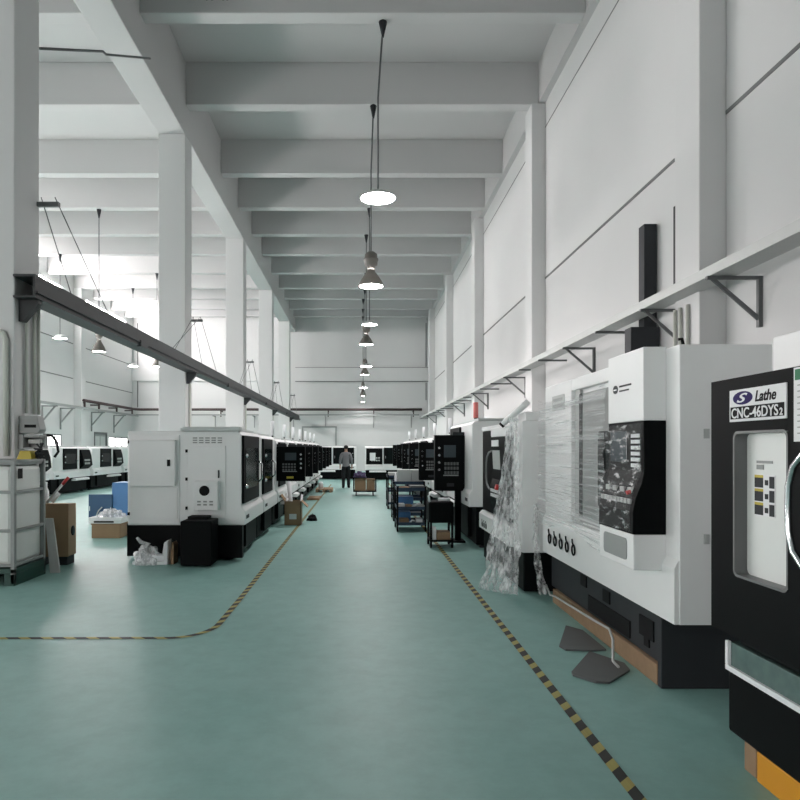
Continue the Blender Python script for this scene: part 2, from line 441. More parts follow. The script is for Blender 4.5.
while y < YE - 1:
    inset = CXR if any(c - .05 < y < c + .7 for c in CY) else XR
    b = MB().box(XA - .03, inset, y, y + .05, 3.58, 3.618)
    if k % 3 == 1 or k in (2, 4):
        b.box(inset - .05, inset, y, y + .05, 3.02, 3.58)
        b.prism([(XA + .02, 3.58), (XA + .08, 3.58), (inset - .05, 3.16), (inset - .05, 3.10)], y + .01, y + .04)
    part('bracket', b, DGREY, rr, w=True); y += 1.83; k += 1
er = thing('wall_rail', 'thin grey rail on brackets across the end wall', 'rail', (0, YE, 3.7))
part('channel', MB().box(XL + .5, XR - .7, YE - .75, YE - .65, 3.8, 3.9), GREY, er, w=True)
for x in (-13, -10, -7.3, -4.6, -2.4, .9, 3.5):
    part('bracket', MB().box(x, x + .06, YE - .75, YE, 3.74, 3.8).box(x, x + .06, YE - .06, YE, 3.0, 3.74), GREY, er, w=True)
lr = thing('wall_rail', 'thin grey rail on brackets along the far left wall', 'rail', (XL, 30, 3.6))
zl = EYE + .1447 * 15.0
part('channel', MB().box(XL + .62, XL + .74, 17, YE - .9, zl - .06, zl + .06), GREY, lr, w=True)
for y in (21, 24.5, 28.2, 32.5, 34.5, 38.5, 42.0):
    part('bracket', MB().box(XL, XL + .8, y, y + .07, zl - .13, zl - .06).prism([(XL + .6, zl - .13), (XL + .7, zl - .13), (XL, zl - .95), (XL, zl - .85)], y, y + .07).box(XL, XL + .07, y, y + .07, zl - 1.2, zl - .13), GREY, lr, w=True)
zp = EYE + (448 - 409.5) * 44.9 / F
pp = thing('wall_pipe', 'dark red-brown pipe along the left wall and across the end wall', 'pipe', (XL, YE, zp))
part('pipe', MB().tube([(XL + .5, 36.3, zp), (XL + .5, 40, zp), (XL + .5, 44.6, zp), (XL + .8, 44.9, zp), (XL + 5, 44.9, zp), (XR - .5, 44.9, zp)], .085, 8), RUST, pp, w=True)
for x in (-13.6, -9.5, -5.2, -2.2, .9, 3.6):
    part('pipe_bracket', MB().box(x, x + .07, 44.85, YE, zp - .16, zp - .085).box(x, x + .07, 44.85, 44.95, zp - .5, zp - .16), RUST, pp, w=True)
for y in (36.4, 38.4, 41.2, 44.0):
    part('pipe_bracket', MB().box(XL, XL + .55, y, y + .07, zp - .16, zp - .085).box(XL + .45, XL + .55, y, y + .07, zp - .5, zp - .16), RUST, pp, w=True)

# mast, rod, white conduits on the right wall
x, Y = 4.44, 10.5
ms = thing('switch_cabinet', 'tall dark grey trunking with a box at its foot on the right wall', 'switch cabinet', (x, Y, 2.9))
part('duct', MB().box(x + .06, XR - .02, 10.45, 10.66, 3.5, 5.15), CHAR, ms, .004, w=True)
part('terminal_box', MB().box(x - .19, XR - .02, 10.35, 10.6, 2.75, 3.50), CHAR, ms, .006, w=True)
solo('steel_rod', 'thin dark rod standing upright beside the near right column', 'rod', MB().box(4.5, 4.57, 9.4, 9.48, 3.7, 5.06).box(4.5, XR, 9.41, 9.45, 4.9, 4.95).box(4.5, XR, 9.41, 9.45, 3.8, 3.85), CHAR, (4.53, 9.43, 3.7))
for i, yy in enumerate((8.75, 8.95, 9.1)):
    solo('wall_conduit', 'slim pale conduit pipe on the near right column below the rail', 'conduit', MB().tube([(CXR - .03, yy, .4), (CXR - .03, yy, 3.5)], .025, 8), CREAM, (CXR - .03, yy, .4), group='pale conduits on the near right column')
solo('hanging_cable', 'small black hooked cable end below the right rail', 'cable', MB().tube([(4.33, 8.82, 2.86), (4.32, 8.82, 2.98), (4.30, 8.82, 3.06), (4.26, 8.82, 3.05)], .022, 8), INK, (4.33, 8.82, 2.86))

# conduits on left columns
zc = EYE + (448 - 330) * 8.45 / F
solo('wall_conduit', 'pale bent conduit pipe on the front of the near left column', 'conduit',
     MB().tube([(-5.1, 8.46, zc), (-4.66, 8.46, zc), (-4.58, 8.46, zc - .03), (-4.545, 8.46, zc - .12), (-4.535, 8.46, 1.5)], .035, 8), CREAM, (-4.535, 8.46, 1.5))
for i, yy in enumerate((8.75, 8.95, 9.08)):
    solo('wall_conduit', 'slim grey conduit dropping from the rail to the switch boxes', 'conduit', MB().tube([(CXL + .03, yy, 2.06), (CXL + .03, yy, 3.52)], .022, 8), CREAM, (CXL + .03, yy, 2.06), group='conduits dropping to the switch boxes')
for i, y in enumerate(CY[2:]):
    solo('wall_conduit', 'slim pale conduit on the inner side of the %s left column in view' % ords[i + 1], 'conduit', MB().tube([(CXL + .03, y + .35, .3), (CXL + .03, y + .35, 3.5)], .03, 8), CREAM, (CXL + .03, y + .35, .3))
solo('ceiling_cable', 'thin dark cable strung across the left bay to the long beam', 'cable', MB().tube([at(40, 48.5, 9.2), at(103, 51.5, 10.5), at(106, 54.5, 10.6), at(150, 58.5, 12.6)], .02, 6), DGREY, at(103, 51.5, 10.5))
ck = thing('ceiling_hooks', 'cluster of dark hanging hooks and wire under the front beam', 'ceiling hooks', (-3.0, 13.0, ZB))
for dx in (0, .1, .32, .4):
    part('hook', MB().tube([(-3.05 + dx, 12.95, 10.75), (-3.05 + dx, 12.93, 10.5), (-3.0 + dx, 12.93, 10.38), (-2.93 + dx, 12.95, 10.44)], .02, 6), DGREY, ck, w=True)

# ------------------------------------------------------------------ lamps
def lamp(label, px, py, Y, d, kind, attach, hook_dx=0.0, group=None):
    x, _, z = at(px, py, Y); r = d / 2
    t = thing('pendant_lamp', label, 'pendant lamp', (x, Y, z), 0)
    if kind == 'flat':
        part('shade', MB().lathe([(r * .95, .012), (r, 0), (r * 1.02, .01), (r * .9, .06), (r * .55, .13), (r * .2, .16), (.01, .17)], (0, 0, 0)), LGREY, t, fix=False)
        part('lens', MB().lathe([(r * .95, .014), (r * .5, .004), (.001, .002)], (0, 0, 0)), LUMI, t, fix=False)
        top = .17
    else:
        part('shade', MB().lathe([(r * .9, .02), (r, 0), (r * 1.03, .015), (r * .9, .12), (r * .6, .27), (r * .34, .38), (r * .3, .44)], (0, 0, 0)), LAMPG, t, fix=False)
        part('lens', MB().lathe([(r * .93, .022), (r * .5, .012), (.001, .01)], (0, 0, 0)), LUMI, t, fix=False)
        part('ballast', MB().lathe([(.01, .42), (r * .28, .43), (r * .3, .52), (r * .5, .56), (r * .52, .66), (r * .58, .68), (r * .58, .72), (r * .5, .74), (r * .48, .84), (r * .25, .9), (.01, .91)], (0, 0, 0)), LAMPG, t)
        top = .9
    za = attach - z
    part('cord', MB().tube([(0, 0, top), (0, 0, za * .55 + top * .45), (hook_dx, 0, za - .08)], .020 if Y < 20 else .018, 6), DGREY, t)
    part('ceiling_hook', MB().tube([(hook_dx, 0, za + .01), (hook_dx, 0, za - .32)], [.09, .02], 8), CHAR, t)
    return t
lamp('largest flat round lit pendant lamp, nearest over the aisle', 378, 199, 13.6, .74, 'flat', ZB, .10)
lamp('bell-shaped lit pendant lamp with a bulky grey ballast, second over the aisle', 371, 287, 16.95, .66, 'bell', ZB, .06)
lamp('shallow grey dome lamp behind the big bell lamp over the aisle', 369.5, 325, 24.2, .56, 'flat', ZB)
lamp('grey bell lamp below the shallow dome lamp over the aisle', 366.3, 345, 27.2, .6, 'bell', ZB)
lamp('flat lit lamp below the smaller bell lamp, fifth along the aisle', 366, 366.7, 33.2, .6, 'flat', ZB)
lamp('small bell lamp, sixth along the aisle, before the end wall band', 364.8, 375, 36.4, .5, 'bell', ZB)
lamp('small flat lamp, seventh along the aisle', 363.2, 388, 38.9, .5, 'flat', ZB)
lamp('tiny bell lamp, eighth along the aisle', 363, 396, 41.7, .4, 'bell', ZB)
lamp('tiniest flat lamp at the far end of the aisle', 363, 402, 44.1, .35, 'flat', ZB)
lamp('flat lit lamp in the left bay nearest the first column', 60, 338.5, 29.95, .6, 'flat', ZB)
lamp('dark bell lamp on a long thin cord in the left bay, below the dark rail', 99, 352, 24.3, .5, 'bell', ZB)
lamp('flat lit lamp in the left bay, third from the near column', 133, 366.5, 36.3, .52, 'flat', ZB)
lamp('bell lamp in the left bay half hidden by the second column', 157, 367, 33.2, .5, 'bell', ZB)

# ------------------------------------------------------------------ row machines
def row_machine(label, s, L, D, H, zb, loc, door, pend, tower=True, group=None, hood=False, post=False):
    """turning machine; local front at x=0 facing s; y 0..L away from the camera"""
    t = thing('lathe_machine', label, 'machine', loc, 0, group)
    X = lambda d: -s * d
    part('base', MB().box(X(.08), X(D + .03), .05, L - .04, .05, zb + .02).box(X(.02), X(.3), .5, L - .3, .12, zb), BLACK, t, .012)
    for yy in (.15, L - .2):
        for dd in (.2, D - .25):
            part('foot', MB().lathe([(.001, 0), (.06, 0), (.06, .02), (.025, .03), (.025, .06)], (X(dd), yy, 0), 10), CHAR, t)
    prof = [(-.05, zb), (-.05, zb + .2), (0, zb + .27), (0, H - .05), (.05, H), (D, H), (D, zb)]
    part('housing', MB().prism([(X(d), z) for d, z in prof], 0, L), WHITE, t, .012)
    part('roof_cover', MB().box(X(.1), X(D - .75), -.0, L - .1, H, H + .045), PALE, t, .008)
    y0, y1 = door
    dr = part('door', MB().box(X(-.035), X(.01), y0, y1, zb + .3, H - .06), BLACK, t, .012)
    part('door_window', MB().prism(rrect(y0 + .12, y1 - .16, zb + .5, H - .24, .05), X(-.042), X(-.03), 'x'), GLASS, dr)
    part('door_handle', MB().tube([(X(-.035), y1 - .08, zb + .55), (X(-.09), y1 - .08, zb + .6), (X(-.09), y1 - .08, H - .5), (X(-.035), y1 - .08, H - .45)], .014, 8), CHROME, dr)
    part('door_knob', MB().ell((X(-.055), y0 + .07, H - .35), .03, .03, .03).ell((X(-.055), y0 + .07, zb + .55), .03, .03, .03), CHROME, dr)
    part('nameplate', MB().box(X(-.056), X(-.05), .12, .34, zb + .08, zb + .13), CHAR, t)
    if pend: part('chip_chute', MB().prism([(X(-.05), zb - .02), (X(-.14), zb - .05), (X(-.14), zb - .11), (X(.1), zb - .11)], L * .5, L * .9), WHITE, t, .006)
    if tower:
        tl = part('tower_light', MB().cyl((X(.12), .35, H), (X(.12), .35, H + .1), .02, 10), CHAR, t)
        part('light_stack', MB().cyl((X(.12), .35, H + .08), (X(.12), .35, H + .38), .036, 14), LENS, tl)
    if pend == 'flush':
        p = part('control_panel', MB().prism([(X(0), zb + .28), (X(-.16), zb + .42), (X(-.12), zb + .75), (X(-.05), H - .1), (X(0), H - .1)], L - .86, L - .06), BLACK, t, .008)
        part('screen', MB().prism([(X(-.09), H - .5), (X(-.068), H - .2), (X(-.06), H - .2), (X(-.07), H - .5)], L - .7, L - .3), SCREEN, p)
        kb = MB()
        for i in range(4):
            for j in range(2): kb.box(X(-.16), X(-.13), L - .74 + i * .12, L - .66 + i * .12, zb + .45 + j * .12, zb + .52 + j * .12)
        part('keypad', kb, LGREY, p)
    elif pend:
        w, z0, z1, yy = pend
        p = part('control_panel', MB().box(X(-w), X(-.0), yy, yy + .15, z0, z1), BLACK, t, .015)
        part('arm', MB().box(X(-.2), X(.02), yy + .05, yy + .12, z1, z1 + .05).box(X(-w * .6), X(.02), yy + .15, yy + .24, z1 - .25, z1 - .15), CHAR, p)
        hh = z1 - z0
        part('screen', MB().box(X(-w * .70), X(-w * .30), yy - .008, yy, z1 - hh * .40, z1 - hh * .18), SCREEN, p, .004)
        kb = MB()
        for i in range(5):
            for j in range(3): kb.box(X(-w * (.68 - i * .1)), X(-w * (.61 - i * .1)), yy - .012, yy, z0 + hh * (.30 + .08 * j), z0 + hh * (.355 + .08 * j))
        part('keypad', kb, DGREY, p)
        part('keyboard_tray', MB().box(X(-w * .72), X(-w * .22), yy - .02, yy, z0 + hh * .27, z0 + hh * .29), GREY, p)
        kn = MB()
        for i in range(4): kn.cyl((X(-w * .86), yy - .03, z0 + hh * (.38 + .13 * i)), (X(-w * .86), yy, z0 + hh * (.38 + .13 * i)), .02, 10)
        part('knob', kn, CHROME, p)
        part('note', MB().box(X(-w * .60), X(-w * .36), yy - .006, yy, z0 + hh * .08, z0 + hh * .14), YELLOW if s > 0 else CHAR, p)
        if post:
            part('stand', MB().box(X(-.16), X(-.06), yy + .04, yy + .12, 0.03, z0).box(X(-.28), X(.0), yy - .08, yy + .28, 0, .03), BLACK, p, .004)
    return t

# ---- left row
XLm = -1.69
L1 = row_machine('white lathe with a fan box and louvres on its end, nearest in the left row', 1, 1.8, 1.62, 1.84, .5, (XLm, 9.4, 0), (.03, 1.45), None, tower=False)
def deco_end(t):
    P = lambda m: m
    X = lambda px: (px - VX) * 9.4 / F - XLm
    Z = lambda py: EYE + (VY - py) * 9.4 / F
    c = part('electrical_cabinet', MB().box(X(129), X(180), -.02, .1, Z(524), Z(435)), WHITE, t, .008)
    dd = part('cabinet_door', MB().box(X(131.5), X(177), -.11, -.02, Z(486), Z(440)), WHITE, c, .012)
    part('door_handle', MB().box(X(169.5), X(172.5), -.13, -.11, Z(466), Z(459.5)), INK, dd, .004)
    part('lower_panel', MB().box(X(131.5), X(178), -.032, -.02, Z(519), Z(488)), WHITE, c, .005)
    part('cabinet_latch', MB().box(X(128.6), X(130.4), -.05, -.02, Z(443.5), Z(440.5)).box(X(128.6), X(130.4), -.05, -.02, Z(515), Z(512)), INK, c)
    e = part('end_door', MB().box(X(188), X(226), -.025, 0, Z(518), Z(446)), WHITE, t, .006)
    hg = MB()
    for y in (451, 479, 508): hg.box(X(186), X(188), -.04, 0, Z(y + 1.5), Z(y - 1.5))
    part('hinge', hg, INK, e)
    part('door_handle', MB().box(X(218.5), X(219.8), -.05, -.025, Z(478), Z(470)), CHAR, e, .003)
    fb = part('fan_box', MB().box(X(196.5), X(220), -.16, -.025, Z(509.5), Z(480.5)), WHITE, t, .01)
    part('fan', disc(MB(), (X(207), -.168, Z(490)), .072, 'y', .012), INK, fb)
    lv = MB()
    for i in range(3):
        for j in range(2): lv.box(X(200 + 6 * i), X(203.5 + 6 * i), -.166, -.158, Z(504.5 - 3 * j), Z(503 - 3 * j))
    part('fan_box_louvre', lv, GREY, fb)
    lv = MB()
    for i in range(5):
        for j in range(3): lv.box(X(193 + 6.2 * i), X(197.2 + 6.2 * i), -.012, .002, Z(443.2 - 2.3 * j), Z(442 - 2.3 * j))
    part('louvre', lv, GREY, t)
    part('roof_ledge', MB().prism([(X(182), 1.84), (X(184), 1.90), (-.02, 1.90), (-.02, 1.84)], -.06, .2), PALE, t, .006)
    part('coolant_tank', MB().box(-.72, -.30, -.56, -.12, .02, .62), BLACK, t, .015)
    part('tank_pump', MB().box(-.68, -.40, -.34, -.12, .62, .66), INK, t, .01)
    part('conveyor_base', MB().box(X(214), X(243), -.06, .06, .04, .5), BLACK, t, .01)
deco_end(L1)
gl = 'machines of the left row'
L2 = row_machine('white lathe second in the left row, with dark door flush to the front', 1, 1.75, 1.62, 1.82, .5, (XLm, 11.32, 0), (.03, 1.2), None, tower=False, group=gl)
L1['group'] = gl
L3 = row_machine('white lathe whose black control panel swings into the aisle above the open carton', 1, 1.75, 1.62, 1.78, .5, (XLm, 13.3, 0), (.3, 1.4), (.58, .93, 1.63, .02), group=gl)
lrow = ['fourth', 'fifth', 'sixth', 'seventh', 'eighth', 'ninth']
for i in range(6):
    dup(L3, (XLm, 15.4 + 2.05 * i, 0), '%s white lathe of the left row, black panel turned to the aisle' % lrow[i])

# ---- right row
gr = 'machines of the right row'
M4 = row_machine('white machine with a large black control panel on a post, behind the draped one', -1, 2.6, 1.9, 2.03, .66, (1.78, 10.5, 0), (1.1, 2.3), (.51, .87, 1.82, .7), tower=False, post=True, group=gr)
tl = part('tower_light', MB().cyl((.15, .5, 2.03), (.15, .5, 2.1), .03, 10), CHAR, M4)
part('light_stack', MB().cyl((.15, .5, 2.1), (.15, .5, 2.36), .042, 14), PINK, tl)
M5 = row_machine('white machine with black panel, fifth from the camera in the right row', -1, 2.4, 1.7, 1.85, .6, (1.78, 13.6, 0), (1.0, 2.2), (.5, .9, 1.72, .7), group=gr)
for i, w in enumerate(('sixth', 'seventh', 'eighth', 'ninth')):
    dup(M5, (1.78, 16.45 + 2.85 * i, 0), 'white machine with black panel, %s from the camera in the right row' % w)

# ---- across the far end of the aisle
E1 = row_machine('dark-doored machine facing the camera at the aisle end, behind the walking person', -1, 2.1, 1.5, 1.68, .5, (-.2, 33.5, 0), (.1, 1.16), 'flush', tower=False)
E1.rotation_euler = (0, 0, PI / 2)
E2 = dup(E1, (2.35, 33.0, 0), 'dark-doored machine facing the camera at the aisle end, right of the walking person', PI / 2)
part('notice', MB().box(-.185, -.11, 1.58, 1.86, .98, 1.36), PAPER, E2)

# ---- machines of the left bay
gb = 'machines of the left bay'
B1 = row_machine('white machine in the left bay, half hidden behind the near column', 1, 2.95, 1.7, 1.64, .55, (-10.2, 18.6, 0), (.75, 1.85), 'flush', tower=False, group=gb)
for y, l in ((21.9, 'white machine with dark door in the left bay, behind the brown crate'), (25.15, 'white machine with dark door in the left bay, behind the blue cabinet'), (28.4, 'white machine at the far right of the left bay row')):
    dup(B1, (-10.2, y, 0), l)

# ------------------------------------------------------------------ the two big machines on the right
EXT, EZT = (0, -1, 0), (0, 0, 1)
def ring_marks(x, y0, z, n, dy, r, parent):
    for i in range(n):
        m = MB(); yy = y0 + i * dy
        m.tube([(x, yy + r * math.cos(2 * PI * k / 14), z + r * 1.1 * math.sin(2 * PI * k / 14)) for k in range(15)], r * .2, 6)
        m.tube([(x, yy + r * .9, z + r * 2.3), (x, yy + r * .7, z + r * 1.5), (x, yy, z + r * 1.0)], r * .18, 6)
        part('lifting_mark', m, INK, parent, w=True)

# M2: film-wrapped machine
X0, Y0 = 2.0, 4.14
m2 = thing('lathe_machine', 'big white machine wrapped in clear stretch film on a timber skid', 'machine', (X0, Y0, 0), 0, gr)
part('base', MB().box(2.03, 3.2, 4.44, 7.0, .14, .60), CHAR, m2, .012, w=True)
part('end_plate', MB().box(2.0, 3.2, 4.38, 4.436, .0, .505), CHAR, m2, .006, w=True)
pk = MB()
for py0, py1, za, zb_ in ((4.55, 4.78, .26, .40), (4.62, 4.70, .20, .26), (5.35, 5.5, .33, .43), (5.9, 6.05, .35, .45), (4.95, 5.85, .17, .30)):
    pk.box(2.02, 2.035, py0, py1, za, zb_)
part('fork_slot', pk, INK, m2, w=True)
part('housing', MB().box(2.0, 2.58, 4.13, 4.95, .49, 2.25).box(2.06, 2.58, 4.95, 6.25, .505, 2.25).box(2.0, 2.58, 6.25, 7.12, .505, 2.25).box(2.0, 2.06, 4.95, 6.25, 2.14, 2.25).box(2.0, 2.06, 4.95, 6.25, .505, .9), WHITE, m2, .006, w=True)
part('skirt', MB().prism([(1.97, .49), (1.97, .84), (2.0, .90), (2.02, .90), (2.02, .49)], 4.14, 7.12), WHITE, m2, .004, w=True)
part('rear_body', MB().box(2.585, 3.3, 4.5, 7.0, .56, 1.6), PALE, m2, .01, w=True)
d_ = part('door', MB().box(2.03, 2.06, 5.0, 6.1, .92, 2.1), GREY, m2, .008, w=True)
part('door_frame', MB().box(2.035, 2.061, 6.1, 6.25, .9, 2.14), LGREY, m2, w=True)
part('door_slot', MB().prism(rrect(6.02, 6.10, .95, 2.10, .03), 2.024, 2.035, 'x'), INK, d_, w=True)
part('door_window', MB().prism(rrect(4.97, 5.62, 1.1, 1.74, .04), 2.024, 2.034, 'x'), GLASS, d_, w=True)
# control unit: bulging console profile (x, z)
cy0, cy1 = 4.31, 4.92
cu = part('control_unit', MB().box(1.85, 2.0, cy0, cy1, 1.78, 2.262), WHITE, m2, .006, w=True)
cb = [(1.853, 1.78), (1.855, 1.44), (1.84, 1.37), (1.80, 1.27), (1.782, 1.18), (1.780, 1.035), (2.0, 1.035), (2.0, 1.78)]
part('console', MB().prism(cb, cy0, cy1), BLACK, cu, .004, w=True)
part('screen', MB().box(1.848, 1.858, 4.58, 4.87, 1.50, 1.72), SCREEN, cu, .004, w=True)
kb = MB()
for i in range(4):
    for j in range(6): kb.box(1.846, 1.858, 4.37 + i * .035, 4.395 + i * .035, 1.47 + j * .04, 1.495 + j * .04)
part('keypad', kb, LENS, cu, w=True)
kb = MB()
for i in range(9):
    kb.box(1.782, 1.80, 4.36 + i * .06, 4.40 + i * .06, 1.23, 1.262)
for i in range(4): kb.box(1.81, 1.835, 4.40 + i * .13, 4.47 + i * .13, 1.30, 1.335)
part('switch_row', kb, LGREY, cu, w=True)
part('stop_button', MB().cyl((1.785, 4.42, 1.30), (1.82, 4.42, 1.31), .014, 12), RED, cu, w=True)
lb = part('lower_box', MB().box(1.785, 2.0, cy0, cy1, .80, 1.033), WHITE, cu, .008, w=True)
part('inset_panel', MB().prism(rrect(cy0 + .1, cy1 - .1, .85, .995, .03), 1.779, 1.79, 'x'), GREY, lb, w=True)
lg = part('logo', disc(MB(), (1.846, 4.775, 2.02), .042, 'x', .006, ry=.03), CHAR, cu, w=True)
part('logo_stroke', MB().box(1.843, 1.85, 4.75, 4.80, 2.013, 2.022), WHITE, lg, w=True)
part('logo_line', MB().box(1.845, 1.851, 4.50, 4.70, 2.03, 2.042).box(1.845, 1.851, 4.54, 4.70, 1.998, 2.008), CHAR, lg, w=True)
lp = part('label_plate', MB().box(1.994, 2.001, 6.45, 6.85, 1.98, 2.13), LGREY, m2, w=True)
part('label_line', MB().box(1.991, 1.995, 6.5, 6.8, 2.07, 2.1).box(1.991, 1.995, 6.5, 6.8, 2.01, 2.04), GREY, lp, w=True)
ring_marks(1.955, 6.05, .665, 5, .19, .042, m2)
for q in (1.0, 1.66): part('hinge', MB().box(2.15, 2.18, 4.115, 4.135, q, q + .06), LGREY, m2, w=True)
def wrapfn(u, v):
    y = 4.925 + u * (7.14 - 4.925); z = .78 + v * (2.12 - .78)
    edge = 1.80 + (1.83 - 1.80) * v
    x = edge + (1.93 - edge) * (u ** .35)
    z += (.5 - v) * .22 * math.sin(u * PI) * .6 - .02 * math.sin(u * 9)
    x += .006 * math.sin(v * 41 + u * 3) + .004 * math.sin(v * 83 + 2 * u)
    return (x, y, z)
part('stretch_film', MB().sheet(wrapfn, 24, 60), WRAP, m2, w=True, label='clear stretch film wound round the machine', fix=False)
def consolefilm(u, v):
    k = [(1.835, 1.76), (1.84, 1.45), (1.80, 1.34), (1.762, 1.2), (1.766, 1.05)]
    i = min(3, int(v * 4)); f = v * 4 - i
    x = k[i][0] + (k[i + 1][0] - k[i][0]) * f; z = k[i][1] + (k[i + 1][1] - k[i][1]) * f
    w_ = .018 if .3 < v < .8 else .005
    return (x - w_ * abs(math.sin(u * 23 + v * 9) * math.cos(v * 31 - u * 7)), 4.305 + u * .63, z)
part('console_film', MB().sheet(consolefilm, 40, 40), film_material('console_film', (20, 9, 26), .53, .74, .05), m2, w=True, fix=False)
for xs_, lab in ((2.0, 'raw timber skid beam under the film-wrapped machine'),):
    solo('timber_skid', lab, 'timber beam', MB().box(xs_, xs_ + .11, 4.45, 6.85, 0, .14), WOOD, (xs_ + .05, 5.6, 0), .006)

# M3: draped machine
X0, Y0, L3_, H3 = 1.78, 7.24, 2.4, 1.90
m3 = thing('lathe_machine', 'white machine half hidden by a hanging crumpled plastic sheet', 'machine', (X0, Y0, 0), 0, gr)
part('base', MB().box(1.80, 3.2, 7.26, 9.6, .02, .47), BLACK, m3, .012, w=True)
part('housing', MB().box(1.78, 3.3, 7.24, 7.66, .45, H3).box(1.84, 3.3, 7.66, 9.64, .45, H3).box(1.78, 1.84, 7.66, 9.64, 1.84, H3), WHITE, m3, .008, w=True)
part('skirt', MB().prism([(1.74, .45), (1.74, .66), (1.78, .70), (1.84, .70), (1.84, .45)], 7.66, 9.64), WHITE, m3, .006, w=True)
d_ = part('door', MB().box(1.79, 1.84, 8.70, 9.63, .71, 1.838), BLACK, m3, .01, w=True)
part('door_handle', MB().tube([(1.80, 8.84, 1.56), (1.765, 8.86, 1.56), (1.757, 9.0, 1.54), (1.752, 9.12, 1.47), (1.75, 9.15, 1.38), (1.75, 9.15, 1.20), (1.752, 9.12, 1.11), (1.757, 9.0, 1.05), (1.765, 8.86, 1.03), (1.80, 8.84, 1.03)], .013, 8), GREY, d_, w=True)
part('door_sticker', MB().box(1.796, 1.801, 8.76, 8.86, .78, .93), PAPER, d_, w=True)
cu3 = part('control_unit', MB().box(1.72, 1.84, 7.78, 8.68, 1.74, 1.86), WHITE, m3, .012, w=True)
part('console', MB().prism([(1.72, 1.74), (1.74, 1.2), (1.70, 1.1), (1.70, .95), (1.76, .72), (1.84, .72), (1.84, 1.74)], 7.78, 8.66), BLACK, cu3, .008, w=True)
part('name_tag', MB().box(1.712, 1.724, 8.2, 8.6, 1.62, 1.70), PAPER, cu3, w=True)
part('screen', MB().prism([(1.718, 1.57), (1.732, 1.33), (1.74, 1.33), (1.725, 1.57)], 8.15, 8.58), LGREY, cu3, w=True)
kb = MB()
for i in range(5):
    for j in range(2): kb.box(1.69, 1.705, 8.1 + i * .1, 8.16 + i * .1, .98 + j * .06, 1.02 + j * .06)
part('keypad', kb, LENS, cu3, w=True)
part('stop_button', MB().cyl((1.67, 8.15, 1.12), (1.71, 8.15, 1.11), .035, 12), RED, cu3, w=True)
ring_marks(1.738, 9.1, .52, 3, .14, .03, m3)
part('roof_box', MB().box(1.82, 2.2, 7.26, 7.6, H3, H3 + .1), WHITE, m3, .01, w=True)
tb = part('angled_arm', MB().tube([(1.70, 7.78, 1.90), (1.78, 7.05, 2.08)], .045, 4), WHITE, m3, w=True)
part('arm_end_cap', MB().tube([(1.694, 7.84, 1.885), (1.70, 7.78, 1.90)], .048, 4), INK, tb, w=True)
def drape(u, v):
    # u 0 = far/aisle edge, 1 = near edge ; v 0 top, 1 floor
    ax, ay, bx, by = 1.69, 7.44, 1.73, 7.19          # top ends
    cx_, cy_, dx_, dy_ = 1.42, 7.50, 1.74, 7.10      # bottom ends
    x = (ax + (bx - ax) * u) * (1 - v) + (cx_ + (dx_ - cx_) * u) * v
    y = (ay + (by - ay) * u) * (1 - v) + (cy_ + (dy_ - cy_) * u) * v
    z = 1.93 * (1 - v) + .006
    a = .012 + .035 * v
    x += -a * abs(math.sin(u * 17 + 3 * math.sin(v * 5))) - .012 * math.sin(u * 41 + v * 27) * math.cos(v * 33)
    y += .02 * math.sin(u * 29 + v * 9) + .012 * math.sin(v * 47 + u * 13)
    if v > .9: x -= (v - .9) * .6 * (1 - u)
    return (x, y, max(.006, z + .01 * math.sin(u * 37)))
solo('plastic_sheet', 'crumpled clear plastic sheet hanging to the floor in front of a machine', 'plastic sheet', MB().sheet(drape, 46, 70), SHEET, (1.55, 7.4, 0), fix=False)
def strip(u, v):
    z = 1.0 * (1 - v) + .12 * v
    x = 1.92 - .06 * v + .05 * (u - .5) * (1 + v) - .015 * abs(math.sin(u * 9 + v * 11))
    y = 7.14 - .5 * v * v + .02 * math.sin(v * 30 + u * 8) + .06 * u
    return (x, y, z)
solo('film_strip', 'twisted strip of clear film hanging from the left end of the wrapped machine', 'plastic film', MB().sheet(strip, 12, 40), SHEET, (1.9, 7.1, .12), fix=False)
hz = [at(548, 585, 6.9), at(560, 595, 6.75), at(566, 596, 6.6), at(580, 606, 6.1), at(600, 620, 5.5), at(610, 629, 5.15), at(613, 640, 4.95), (1.84, 4.80, .05), (1.85, 4.72, .033)]
hz = [(min(x, 1.945), y, max(z, .012)) for x, y, z in hz]
solo('hose', 'pale grey thin hose lying against the black machine base and skid', 'hose', MB().tube(hz, .010, 8), LGREY, (1.85, 4.72, 0))
def mat_piece(pts, z0, tilt): return MB().prism(pts, z0, z0 + .012, 'z')
solo('rubber_mat', 'dark grey flat mat on the green floor, nearer of the two by the skid', 'mat', MB().prism([(1.79, 5.15), (1.95, 4.87), (1.93, 4.72), (1.69, 4.47), (1.6, 4.48), (1.49, 4.62), (1.5, 4.68)], .002, .016, 'z'), DGREY, (1.7, 4.8, 0))
solo('rubber_mat', 'dark grey flat mat on the green floor, half under the skid behind the other', 'mat', MB().prism([(1.84, 5.9), (1.94, 5.75), (1.94, 5.2), (1.82, 5.18), (1.62, 5.2), (1.60, 5.3)], .002, .016, 'z'), DGREY, (1.8, 5.5, 0))

